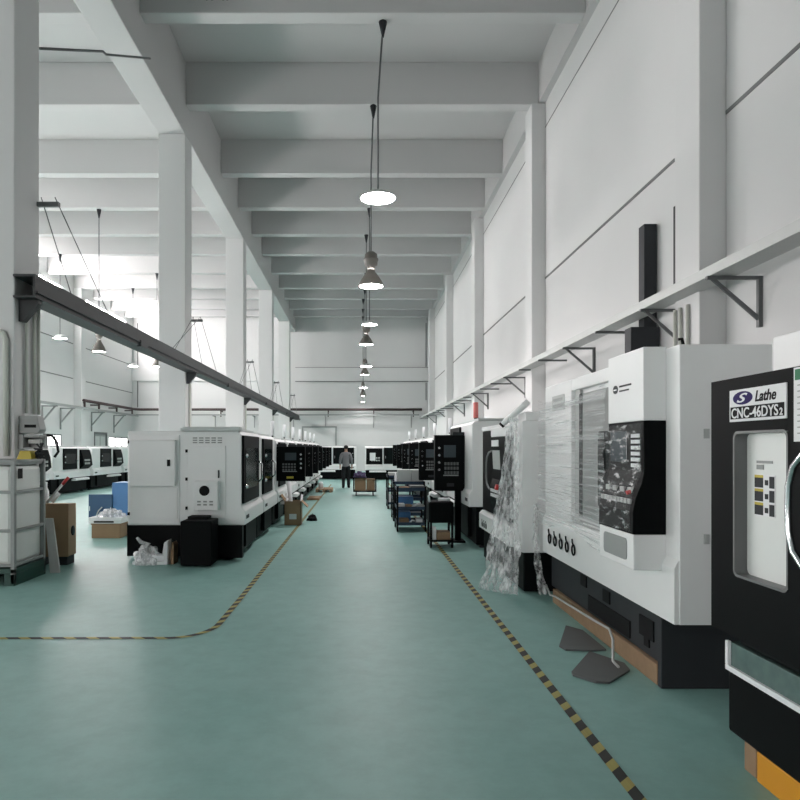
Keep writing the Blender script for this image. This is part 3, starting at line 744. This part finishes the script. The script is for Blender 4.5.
# M1: the near black machine
X0 = 1.9
m1 = thing('lathe_machine', 'black-doored lathe with a big name plate, nearest to the camera on the right', 'machine', (X0, 3.57, 0), 0, gr)
part('base', MB().box(1.9, 3.0, .9, 3.41, .145, .46).box(2.0, 3.0, .9, 3.36, .46, .62), BLACK, m1, .015, w=True)
part('housing', MB().box(2.2, 3.1, .9, 3.52, .6, 2.19), WHITE, m1, .01, w=True)
tr = part('drip_tray', MB().box(1.905, 2.1, .9, 3.40, .48, .605), TRAY, m1, .004, w=True)
part('tray_trim', MB().box(1.885, 1.905, .9, 3.41, .46, .487).box(1.885, 1.905, 3.385, 3.41, .487, .61), LENS, tr, .003, w=True)
part('tray_rail', MB().tube([(1.93, .9, .64), (1.93, 3.3, .64), (1.96, 3.36, .64)], .03, 10), BLACK, tr, w=True)
# door leaf with a recessed window: frame pieces around the opening
wy0, wy1, wz0, wz1 = 2.93, 3.353, .955, 1.68
df = MB()
df.box(1.9, 2.2, wy1, 3.57, .64, 1.955).box(1.9, 2.2, .9, wy0, .64, 1.955).box(1.9, 2.2, wy0, wy1, wz1, 1.955).box(1.9, 2.2, wy0, wy1, .64, wz0)
dr = part('door', df, BLACK, m1, w=True)
part('door_edge', MB().prism([(1.9, .64), (2.2, .56), (2.2, .64)], 3.40, 3.57), BLACK, dr, w=True)
pn = part('window_sheet', MB().box(1.962, 1.975, wy0, wy1, wz0, wz1), BACKP, dr, w=True)
outer, inner = rrect(wy0 - .004, wy1 + .004, wz0 - .004, wz1 + .004, .035), rrect(wy0 + .008, wy1 - .008, wz0 + .008, wz1 - .008, .03)
SEAL = mat('window_seal_grey', (.13, .135, .135), .4, noise=.03)
gm = MB(); N_ = len(outer)
gm.add([(1.897, a, b) for a, b in outer] + [(1.897, a, b) for a, b in inner] + [(1.965, a, b) for a, b in inner],
       [(i, (i + 1) % N_, N_ + (i + 1) % N_, N_ + i) for i in range(N_)] + [(N_ + i, N_ + (i + 1) % N_, 2 * N_ + (i + 1) % N_, 2 * N_ + i) for i in range(N_)])
part('window_seal', gm, SEAL, dr, w=True, fix=False)
st = part('warning_sticker', MB().box(1.958, 1.963, 3.115, 3.275, 1.27, 1.47), PAPER, pn, w=True)
yl, bk = MB(), MB()
for i in range(3):
    z = 1.455 - i * .067
    yl.box(1.956, 1.959, 3.205, 3.272, z, z + .013); bk.box(1.956, 1.959, 3.205, 3.272, z - .048, z)
    bk.box(1.956, 1.959, 3.118, 3.155, z - .048, z + .008); bk.box(1.956, 1.959, 3.165, 3.19, z - .035, z - .01)
for i in range(3): part('sticker_header', MB().box(1.956, 1.959, 3.205, 3.272, 1.455 - i * .067, 1.468 - i * .067), YELLOW, st, w=True)
part('sticker_print', bk, CHAR, st, w=True)
part('sticker_caption', MB().box(1.958, 1.963, 3.135, 3.26, 1.525, 1.538).box(1.958, 1.963, 3.205, 3.26, 1.495, 1.518), GREY, pn, w=True)
hp = [(1.90, 2.66, 1.60), (1.85, 2.67, 1.60), (1.84, 2.74, 1.575), (1.838, 2.80, 1.52), (1.838, 2.83, 1.44), (1.838, 2.835, 1.34), (1.838, 2.83, 1.24), (1.838, 2.80, 1.16), (1.84, 2.74, 1.105), (1.85, 2.67, 1.08), (1.90, 2.66, 1.08)]
part('door_handle', MB().tube(hp, .014, 10), CHROME, dr, w=True)
nt_ = part('notice', MB().box(1.896, 1.901, 2.58, 2.885, 1.628, 1.95), PAPER, dr, w=True)
part('notice_header', MB().box(1.894, 1.897, 2.59, 2.875, 1.895, 1.942), GREEN, nt_, w=True)
gl_ = MB()
for i in range(9): gl_.box(1.8945, 1.897, 2.62, 2.86, 1.87 - i * .026, 1.874 - i * .026)
part('notice_print', gl_, GREY, nt_, w=True)
pl = part('name_plate', MB().box(1.893, 1.901, 2.932, 3.382, 1.732, 1.892), PAPER, dr, .002, w=True)
part('plate_band', MB().box(1.8915, 1.894, 2.944, 3.370, 1.745, 1.806), INK, pl, w=True)
part('plate_logo', disc(MB(), (1.8915, 3.265, 1.848), .083, 'x', .003, ry=.033), PURPLE, pl, w=True)
lettering('logo_letter', 'S', .062, (1.8905, 3.318, 1.827), EXT, EZT, PAPER, pl, sx=2.3, shear=.4, bold=.001, depth=.0008)
lettering('plate_word', 'Lathe', .072, (1.8920, 3.165, 1.824), EXT, EZT, INK, pl, sx=1.0, shear=.25, bold=.0016, depth=.0008)
lettering('model_number', 'CNC-46DYS', .071, (1.8910, 3.362, 1.750), EXT, EZT, PAPER, pl, sx=1.0, bold=.0009, depth=.0008)
lettering('model_subscript', '2', .045, (1.8910, 2.975, 1.750), EXT, EZT, PAPER, pl, sx=1.0, bold=.0012, depth=.0008)
ft = thing('machine_skid', 'orange steel skid block under the near black machine', 'skid', (2.1, 2.4, 0))
part('beam', MB().box(1.905, 2.25, 1.2, 3.17, 0, .145), ORANGE, ft, .006, w=True)
solo('timber_block', 'small wood block beside the orange skid under the near machine', 'wood block', MB().box(1.915, 2.2, 3.19, 3.29, 0, .145), WOOD, (2.05, 3.24, 0), .005)

# ------------------------------------------------------------------ left foreground: tank in cage, boxes, boards
ib = thing('caged_tank', 'white plastic liquid tank in a grey steel cage beside the left column', 'tank', (-4.5, 8.0, 0))
tx0, tx1, ty0, ty1 = -5.05, -4.0, 7.64, 8.40
part('tank', MB().box(tx0 + .03, tx1 - .035, ty0 + .035, ty1 - .03, .22, 1.40), TANK, ib, .06, w=True)
part('pallet', MB().box(tx0, tx1, ty0, ty1, .14, .2).box(tx0, tx0 + .12, ty0, ty1, 0, .14).box(tx1 - .12, tx1, ty0, ty1, 0, .14).box(-4.6, -4.48, ty0, ty1, 0, .14), PGREEN, ib, .006, w=True)
for xx, yy in ((tx0, ty0), (tx1 - .05, ty0), (tx1 - .05, ty1 - .05), (tx0, ty1 - .05)):
    part('cage_post', MB().box(xx, xx + .05, yy, yy + .05, .02, 1.46), GREY, ib, .006, w=True)
for z in (.22, .62, 1.07, 1.43):
    part('cage_bar', MB().box(tx0 + .05, tx1 - .05, ty0 + .005, ty0 + .03, z, z + .035).box(tx1 - .03, tx1 - .005, ty0 + .05, ty1 - .05, z, z + .035)
         .box(tx0 + .05, tx1 - .05, ty1 - .03, ty1 - .005, z, z + .035).box(tx0 + .005, tx0 + .03, ty0 + .05, ty1 - .05, z, z + .035), GREY, ib, .004, w=True)
part('cage_label', MB().box(tx1 - .002, tx1 + .004, 7.72, 7.82, 1.24, 1.36), INK, ib, w=True)
part('lid', MB().box(tx0 + .02, tx1 - .02, ty0 + .02, ty1 - .02, 1.40, 1.455), GREY, ib, .01, w=True)

sb = thing('switch_box', 'upper grey switch box with a dark slot on the near left column', 'switch box', (CXL, 8.7, 1.78))
part('housing', MB().prism([(CXL, 1.79), (-4.2, 1.79), (-4.17, 1.84), (-4.21, 2.02), (CXL, 2.02)], 8.6, 8.78), GREY, sb, .008, w=True)
part('slot', MB().box(-4.37, -4.22, 8.592, 8.602, 1.865, 1.905), INK, sb, w=True)
sb = thing('switch_box', 'lower grey open switch box above the yellow box on the near left column', 'switch box', (CXL, 8.7, 1.6))
part('housing', MB().box(CXL, -4.38, 8.58, 8.82, 1.59, 1.775).box(-4.38, -4.17, 8.74, 8.82, 1.59, 1.775).box(-4.38, -4.17, 8.6, 8.74, 1.735, 1.775).box(-4.38, -4.17, 8.6, 8.74, 1.59, 1.61), GREY, sb, .005, w=True)
part('breaker', MB().box(-4.36, -4.2, 8.66, 8.74, 1.655, 1.715), LGREY, sb, .01, w=True)
part('cable', MB().tube([(-4.15, 8.75, 1.77), (-4.08, 8.75, 1.76), (-4.02, 8.75, 1.68), (-4.0, 8.75, 1.55), (-4.05, 8.75, 1.48)], .018, 8), INK, sb, w=True)
solo('yellow_box', 'small yellow box on top of the caged tank', 'box', MB().prism([(-4.27, 1.457), (-4.08, 1.457), (-4.10, 1.565), (-4.23, 1.565)], 8.2, 8.36), YELLOW, (-4.17, 8.28, 1.457), .006)
rb = random.Random(3); tg = MB()
for i in range(5):
    p = [(-4.035 + rb.uniform(-.05, .04), 8.3 + rb.uniform(-.05, .05), 1.47 + .03 * k * rb.uniform(.5, 1.3)) for k in range(6)]
    tg.tube(p, .013, 6)
solo('cable_tangle', 'tangle of dark cables at the corner of the caged tank', 'cable', tg, CHAR, (-4.06, 8.3, 1.46))

cr = thing('wooden_crate', 'tall brown board crate behind the caged tank', 'crate', (-4.2, 9.1, 0))
part('side_panel', MB().box(-4.42, -3.98, 9.0, 9.26, .12, .83), KRAFT, cr, .01, w=True)
part('front_board', MB().box(-4.30, -3.97, 8.98, 9.0, .12, .84), CARD, cr, .004, w=True)
part('runner', MB().box(-4.4, -4.3, 9.02, 9.24, 0, .12), CHAR, cr, w=True)
part('runner', MB().box(-4.12, -4.0, 9.02, 9.24, 0, .12), CHAR, cr, w=True)
part('latch', MB().ell((-3.97, 9.13, .46), .02, .05, .07), CHAR, cr, w=True)
lb_ = MB()
b0 = [(-3.97, 8.45, .0), (-3.845, 8.45, .0), (-4.16, 8.93, .64), (-4.26, 8.93, .64)]
lb_.add([*b0, *[(x, y + .03, z + .01) for x, y, z in b0]], [(0, 1, 2, 3), (7, 6, 5, 4), (0, 4, 5, 1), (1, 5, 6, 2), (2, 6, 7, 3), (3, 7, 4, 0)])
solo('white_board', 'white tapered board leaning on the brown crate', 'board', lb_, LGREY, (-4.1, 8.8, 0))
stk = thing('mop', 'stick with a red end leaning out of the brown crate', 'stick', (-4.3, 9.1, .84))
part('handle', MB().cyl((-4.30, 9.07, .85), (-4.15, 9.2, 1.09), .018, 8), LGREY, stk, w=True)
part('red_end', MB().cyl((-4.15, 9.2, 1.09), (-4.08, 9.24, 1.19), .022, 8), RED, stk, w=True)
solo('white_bottle', 'white plastic bottle standing on the brown crate', 'bottle', MB().lathe([(.001, 0), (.04, 0), (.045, .05), (.04, .17), (.02, .22), (.02, .27), (.001, .275)], (-4.37, 9.18, .832)), LENS, (-4.37, 9.18, .83))
solo('white_roll', 'white narrow tube leaning on the crate', 'tube', MB().cyl((-4.24, 9.08, .855), (-4.16, 9.12, .98), .03, 10), PAPER, (-4.24, 9.08, .83))

bc = thing('blue_cabinet', 'blue metal tool cabinet with its dark door open, left bay', 'cabinet', (-5.0, 13.5, 0))
part('body', MB().box(-5.15, -4.2, 13.7, 14.3, .04, .88), BLUE, bc, .01, w=True)
part('plinth', MB().box(-5.1, -4.22, 13.72, 14.28, 0, .04), INK, bc, w=True)
dd = part('door', MB().box(-5.62, -5.13, 13.66, 13.70, .04, .64), DBLUE, bc, .006, w=True)
part('handle', MB().box(-5.59, -5.57, 13.62, 13.66, .3, .4), CHROME, dd, w=True)
part('cable', MB().tube([(-5.45, 13.64, .2), (-5.4, 13.62, .3), (-5.33, 13.64, .38)], .012, 6), LGREY, dd, w=True)
cx = thing('cardboard_box', 'cardboard box on the floor before the blue cabinet', 'box', (-4.5, 11.9, 0))
part('carton', MB().box(-4.76, -4.25, 11.7, 12.2, 0, .26), CARD, cx, .008, w=True)
part('tape', MB().box(-4.77, -4.24, 11.69, 11.7, .24, .262), WOOD, cx, w=True)
ty = thing('white_tray', 'white tray on the cardboard box in the left bay', 'tray', (-4.55, 11.9, .262))
part('tray', MB().box(-4.80, -4.22, 11.66, 12.25, .265, .30).box(-4.80, -4.22, 11.66, 11.69, .30, .37).box(-4.80, -4.77, 11.69, 12.25, .30, .37).box(-4.25, -4.22, 11.69, 12.25, .30, .37), PAPER, ty, .006, w=True)
part('label_strip', MB().box(-4.7, -4.35, 11.652, 11.66, .28, .31), INK, ty, w=True)
def lump(cx_, cy_, cz, rx, ry, rz, seed, nu=26, nv=16):
    R = random.Random(seed); ph = [R.uniform(0, 6) for _ in range(8)]
    def fn(u, v):
        th, fi = u * 2 * PI, max(.02, v) * PI / 2
        k = 1 + .16 * math.sin(5 * th + ph[0] + 3 * v) + .12 * math.sin(9 * th + ph[1] - 7 * v) + .09 * math.sin(13 * v + ph[2] + 4 * math.sin(th))
        return (cx_ + rx * k * math.sin(fi) * math.cos(th), cy_ + ry * k * math.sin(fi) * math.sin(th), cz + max(0, rz * k * math.cos(fi)))
    return MB().sheet(fn, nu, nv)
solo('plastic_bag', 'grey plastic bag bundled in the white tray', 'plastic bag', lump(-4.5, 11.95, .302, .22, .2, .17, 5), BAG, (-4.5, 11.95, .302), fix=False)
wp = thing('white_packing', 'crumpled white packing pieces on the floor before the near left lathe', 'packing', (-2.85, 9.2, 0))
part('film_heap', lump(-2.93, 9.12, 0, .17, .14, .22, 11), BAG, wp, w=True, fix=False)
part('film_tail', MB().tube([(-3.05, 9.1, .03), (-3.02, 9.1, .2), (-2.93, 9.12, .28), (-3.02, 9.1, .3), (-3.08, 9.12, .36)], [.02, .035, .04, .03, .02], 8), BAG, wp, w=True)
part('foam_block', MB().box(-3.12, -2.63, 9.02, 9.22, 0, .05).box(-2.98, -2.68, 9.04, 9.2, .05, .13).prism([(-2.74, 0), (-2.64, 0), (-2.63, .34), (-2.69, .3)], 9.05, 9.22), LENS, wp, .012, w=True)
solo('brown_wrapping', 'brown paper scrap beside the black tank of the near left lathe', 'paper', MB().prism([(-2.60, .0), (-2.565, 0), (-2.565, .26), (-2.585, .3), (-2.605, .15)], 9.08, 9.3), CARD, (-2.56, 9.1, 0))

# open carton with rolls in the aisle
ct = thing('open_carton', 'open brown carton with a white label in the aisle by the left row', 'carton', (-1.38, 13.8, 0))
c0, c1, e0, e1, zt = -1.56, -1.22, 13.62, 13.98, .50
part('box', MB().box(c0, c1, e0, e0 + .01, .006, zt).box(c0, c1, e1 - .01, e1, .006, zt).box(c0, c0 + .01, e0, e1, .006, zt).box(c1 - .01, c1, e0, e1, .006, zt).box(c0, c1, e0, e1, .006, .02), CARD, ct, w=True)
part('flap', MB().prism([(c0, zt), (c0 - .10, zt + .14), (c0 - .09, zt + .145), (c0 + .01, zt)], e0, e1).prism([(c1, zt), (c1 + .13, zt - .13), (c1 + .135, zt - .12), (c1, zt + .01)], e0, e1), CARD, ct, w=True)
part('box_label', MB().box(-1.46, -1.31, 13.612, 13.62, .13, .24), PAPER, ct, w=True)
for a, b, r, l in (((-1.40, 13.75, .03), (-1.50, 13.85, .93), .045, 'thick white paper roll standing in the open carton'), ((-1.28, 13.78, .03), (-1.22, 13.9, .62), .022, 'thin white tube leaning in the open carton'),
                   ((-1.50, 13.7, .03), (-1.53, 13.75, .66), .02, 'thin white strip at the left edge of the open carton')):
    solo('paper_roll', l, 'paper roll', MB().cyl(a, b, r, 12), PAPER, a)
solo('black_pouch', 'small black pouch on the floor beside the open carton', 'pouch', lump(-1.05, 14.5, .005, .1, .09, .12, 3), INK, (-1.05, 14.5, 0), fix=False)
solo('cardboard_sheet', 'flattened brown cardboard lying beyond the open carton', 'cardboard', MB().box(-1.62, -1.25, 20.2, 21.3, .006, .06), CARD, (-1.4, 20.7, 0))
pt = thing('pallet', 'low wooden pallet beside the left row, far down the aisle', 'pallet', (-1.3, 24.3, 0))
part('deck', MB().box(-1.6, -1.0, 23.7, 24.9, .09, .12), CARD, pt, w=True)
for q in (-1.6, -1.35, -1.1): part('runner', MB().box(q, q + .1, 23.7, 24.9, .006, .09), KRAFT, pt, w=True)
solo('white_canister', 'small white canister on the far pallet', 'canister', MB().lathe([(.001, 0), (.09, 0), (.09, .2), (.05, .25), (.001, .26)], (-1.42, 24.0, .121)), LENS, (-1.42, 24.0, .12))

# ------------------------------------------------------------------ carts on the right of the aisle
def cart(label, x0, x1, y0, y1, shelves, top, lip, frame, tray, loc_group='tool carts in the aisle'):
    t = thing('tool_cart', label, 'cart', ((x0 + x1) / 2, (y0 + y1) / 2, 0), 0, loc_group)
    for xx in (x0, x1 - .035):
        for yy in (y0, y1 - .035):
            part('post', MB().box(xx, xx + .035, yy, yy + .035, .1, top), frame, t, w=True)
            part('caster', disc(MB(), (xx + .002, yy + .017, .05), .05, 'x', .03, 14), INK, t, w=True)
    for z in shelves:
        part('shelf', MB().box(x0 + .01, x1 - .01, y0 + .01, y1 - .01, z, z + .015).box(x0 + .01, x1 - .01, y0 + .005, y0 + .015, z, z + lip).box(x0 + .01, x1 - .01, y1 - .015, y1 - .005, z, z + lip)
             .box(x0 + .005, x0 + .015, y0 + .01, y1 - .01, z, z + lip).box(x1 - .015, x1 - .005, y0 + .01, y1 - .01, z, z + lip), tray, t, w=True)
    return t
ca = cart('loaded three-shelf navy tool cart just left of the small black trolley', .70, 1.27, 12.6, 13.4, (.12, .42, .78), .86, .06, INK, NAVY)
def bx(label, x0, x1, y0, y1, z0, z1, m, cat='box', name='parts_box'):
    return solo(name, label, cat, MB().box(x0, x1, y0, y1, z0 + .001, z1), m, ((x0 + x1) / 2, (y0 + y1) / 2, z0), .01)
bx('white paper-lined box on the middle shelf of the front tool cart', .74, .86, 12.66, 12.9, .435, .53, PAPER)
bx('brown box on the middle shelf of the front tool cart', .88, 1.0, 12.66, 12.9, .435, .51, CARD)
bx('pale grey tray on the middle shelf of the front tool cart', 1.02, 1.24, 12.66, 13.0, .435, .50, LGREY)
bx('reddish brown box on the bottom shelf of the front tool cart', .76, .94, 12.66, 12.95, .135, .24, WOOD)
bx('white carton on the bottom shelf of the front tool cart', 1.08, 1.2, 12.66, 12.9, .135, .24, PAPER)
bx('blue bin on the bottom shelf of the front tool cart', .75, 1.0, 13.0, 13.35, .135, .34, BLUE)
bx('blue bin on the middle shelf of the front tool cart, behind the white box', .75, 1.05, 13.0, 13.35, .435, .64, BLUE)
bx('rusty metal tray on top of the front tool cart', .76, .95, 12.68, 12.9, .795, .85, WOOD)
wr = solo('tool_tray', 'dark steel tray on top of the front tool cart', 'tray', MB().box(.97, 1.24, 12.68, 13.1, .796, .87), DGREY, (1.1, 12.9, .795))
hw = (('chrome wrench lying on the middle shelf lip of the loaded navy cart', [(1.0, 12.64, .47), (1.1, 12.63, .53), (1.16, 12.63, .55)], LENS),
      ('bent pale pipe piece on the bottom shelf of the loaded navy cart', [(.96, 12.68, .16), (1.0, 12.66, .22), (1.05, 12.68, .2)], LENS))
for l_, p_, m_ in hw: solo('metal_part', l_, 'metal part', MB().tube(p_, .018, 8), m_, p_[0])
cbk = cart('navy tool cart behind the loaded one with a pale twin box on top', .72, 1.42, 14.4, 15.3, (.12, .45, .80), .87, .07, INK, NAVY)
bx('pale twin metal box on top of the second navy cart, left half', .84, 1.12, 14.5, 15.0, .815, 1.12, LGREY, name='metal_box')
bx('pale twin metal box on top of the second navy cart, right half', 1.13, 1.37, 14.5, 15.0, .815, 1.12, LGREY, name='metal_box')
solo('plastic_bag', 'white plastic bag on the left corner of the second navy cart', 'plastic bag', lump(.79, 14.66, .818, .03, .08, .2, 8), LENS, (.78, 14.62, .81), fix=False)
cc = cart('farthest navy tool cart with jumbled pale tools on top', .72, 1.4, 17.3, 18.3, (.12, .45, .82), .9, .06, INK, NAVY)
bx('pale tray of tools on the farthest navy cart', .76, 1.3, 17.4, 18.0, .835, .95, LGREY, cat='tray', name='tool_tray')
bx('white carton on the bottom shelf of the farthest navy cart', .75, .95, 17.36, 17.7, .135, .36, PAPER)
# small black cart
sc_ = thing('hand_trolley', 'small black two-shelf trolley below the large black control panel', 'cart', (1.3, 10.8, 0))
for xx in (1.12, 1.46):
    for yy in (10.55, 10.97):
        part('post', MB().box(xx, xx + .035, yy, yy + .035, .08, .70), INK, sc_, w=True)
        part('caster', disc(MB(), (xx, yy + .017, .05), .05, 'x', .03, 14), INK, sc_, w=True)
part('bin', MB().box(1.10, 1.50, 10.54, 11.0, .40, .74), BLACK, sc_, .03, w=True)
part('shelf', MB().box(1.12, 1.49, 10.55, 11.0, .10, .125), INK, sc_, w=True)
part('handle', MB().tube([(1.12, 10.6, .74), (1.10, 10.58, .83), (1.14, 10.56, .87), (1.2, 10.56, .84)], .018, 8), LENS, sc_, w=True)
solo('spray_bottle', 'white bottle lying on the small black trolley bin', 'bottle', MB().tube([(1.26, 10.66, .77), (1.45, 10.66, .77)], .028, 10), LENS, (1.35, 10.66, .74))
bx('brown carton on the bottom shelf of the small black trolley', 1.23, 1.45, 10.58, 10.9, .125, .25, WOOD)
bx('white upright carton on the bottom shelf of the small black trolley', 1.165, 1.225, 10.58, 10.8, .125, .33, PAPER)
# wooden trolley far down the aisle
wt = thing('wooden_trolley', 'low trolley with two wooden crates in the aisle behind the person', 'trolley', (.15, 22.4, 0))
part('deck', MB().box(-.23, .55, 22.05, 22.8, .13, .17), INK, wt, w=True)
for xx in (-.15, .42):
    for yy in (22.12, 22.7): part('caster', disc(MB(), (xx, yy, .065), .065, 'x', .04, 14), INK, wt, w=True)
part('push_frame', MB().box(-.23, -.19, 22.05, 22.09, .17, .62).box(.51, .55, 22.05, 22.09, .17, .62).box(-.23, .55, 22.05, 22.09, .58, .62), INK, wt, w=True)
bx('left wooden crate on the low aisle trolley', -.18, .20, 22.12, 22.75, .17, .60, CARD, 'crate', 'small_crate')
bx('right wooden crate on the low aisle trolley', .22, .50, 22.12, 22.75, .17, .56, WOOD, 'crate', 'small_crate')
solo('cloth_heap', 'dark violet cloth heaped on the left crate of the aisle trolley', 'cloth', lump(.0, 22.45, .602, .2, .2, .17, 4), VIOLET, (0, 22.4, .6), fix=False)

# ------------------------------------------------------------------ the person walking away
def skin_body(name, pts, edges, m, parent=None, sub=2):
    me = bpy.data.meshes.new(name); me.from_pydata([p[:3] for p in pts], edges, []); me.materials.append(m)
    o = link(bpy.data.objects.new(name, me), parent)
    o.modifiers.new('skin', 'SKIN')
    for i, v in enumerate(me.skin_vertices[0].data):
        r = pts[i][3]; v.radius = r if isinstance(r, tuple) else (r, r); v.use_root = (i == 0)
    s = o.modifiers.new('sub', 'SUBSURF'); s.levels = sub; s.render_levels = sub
    return o
px_, py_ = -.56, 26.4
pr = thing('person', 'person in grey shirt and black trousers walking away down the aisle', 'person', (px_, py_, 0))
sk = [(0, 0, .92, (.13, .10)), (0, .01, 1.08, (.12, .09)), (0, .02, 1.26, (.145, .10)), (0, .02, 1.38, (.10, .07)), (0, .03, 1.46, .052), (0, .045, 1.55, (.068, .08)), (0, .05, 1.63, (.065, .078))]
ed = [(0, 1), (1, 2), (2, 3), (3, 4), (4, 5), (5, 6)]
for s in (-1, 1):
    b = len(sk); fw = .12 * s
    sk += [(.17 * s, .02, 1.36, .055), (.22 * s, .0, 1.12, .043), (.235 * s, .06 + .03 * s, .90, .032), (.235 * s, .08 + .03 * s, .82, (.042, .02))]
    ed += [(3, b), (b, b + 1), (b + 1, b + 2), (b + 2, b + 3)]
    for q in range(4):
        sk.append((.235 * s + .0, .05 + .03 * s + .02 * q, .735 + .006 * abs(q - 1.5), .009)); ed.append((b + 3, len(sk) - 1))
    sk.append((.215 * s, .12 + .03 * s, .79, .010)); ed.append((b + 3, len(sk) - 1))
    b = len(sk)
    sk += [(.09 * s, 0, .82, .085), (.10 * s, fw * .5 + .02, .48, .058), (.10 * s, fw - .01, .09, .04), (.11 * s, fw + .13, .035, .034)]
    ed += [(0, b), (b, b + 1), (b + 1, b + 2), (b + 2, b + 3)]
body = skin_body('body', sk, ed, SKIN, pr)
sh = [(0, 0, .80, (.165, .135)), (0, 0, .90, (.16, .13)), (0, .01, 1.08, (.15, .115)), (0, .02, 1.26, (.17, .125)), (0, .02, 1.38, (.12, .085)), (0, .03, 1.44, .06)]
se = [(0, 1), (1, 2), (2, 3), (3, 4), (4, 5)]
for s in (-1, 1):
    b = len(sh); sh += [(.175 * s, .02, 1.36, .07), (.225 * s, 0, 1.12, .06), (.238 * s, .05 + .03 * s, .93, .05)]
    se += [(4, b), (b, b + 1), (b + 1, b + 2)]
skin_body('shirt', sh, se, CLOTH, pr)
tr_ = [(0, 0, .97, (.145, .115))]; te = []
for s in (-1, 1):
    b = len(tr_); fw = .12 * s
    tr_ += [(.09 * s, 0, .80, .105), (.10 * s, fw * .5 + .02, .48, .08), (.10 * s, fw - .01, .05, .066)]
    te += [(0, b), (b, b + 1), (b + 1, b + 2)]
skin_body('trousers', tr_, te, TROUS, pr)
hr = MB().ell((0, .03, 1.635), .092, .105, .085)
part('hair', hr, HAIR, pr)
for s in (-1, 1):
    fw = .12 * s
    part('shoe', MB().ell((.108 * s, fw + .07, .05), .062, .16, .05), INK, pr)

# ------------------------------------------------------------------ camera, world, exposure
cam = bpy.data.cameras.new('camera'); co = link(bpy.data.objects.new('camera', cam))
co.location = (0, 0, EYE); co.rotation_euler = (PI / 2, 0, 0)
cam.sensor_width = 36; cam.lens = F / 800 * 36; cam.shift_x = (400 - VX) / 800; cam.shift_y = (VY - 400) / 800; cam.clip_end = 200
scene.camera = co
w = bpy.data.worlds.new('world'); scene.world = w; w.use_nodes = True
w.node_tree.nodes['Background'].inputs['Color'].default_value = (.75, .85, 1, 1); w.node_tree.nodes['Background'].inputs['Strength'].default_value = 1.0
scene.view_settings.view_transform = 'Standard'; scene.view_settings.look = 'None'
scene.view_settings.exposure = 0.25; scene.view_settings.gamma = 1.0; scene.view_settings.use_curve_mapping = False
scene.cycles.max_bounces = 10; scene.cycles.diffuse_bounces = 6; scene.cycles.transparent_max_bounces = 12
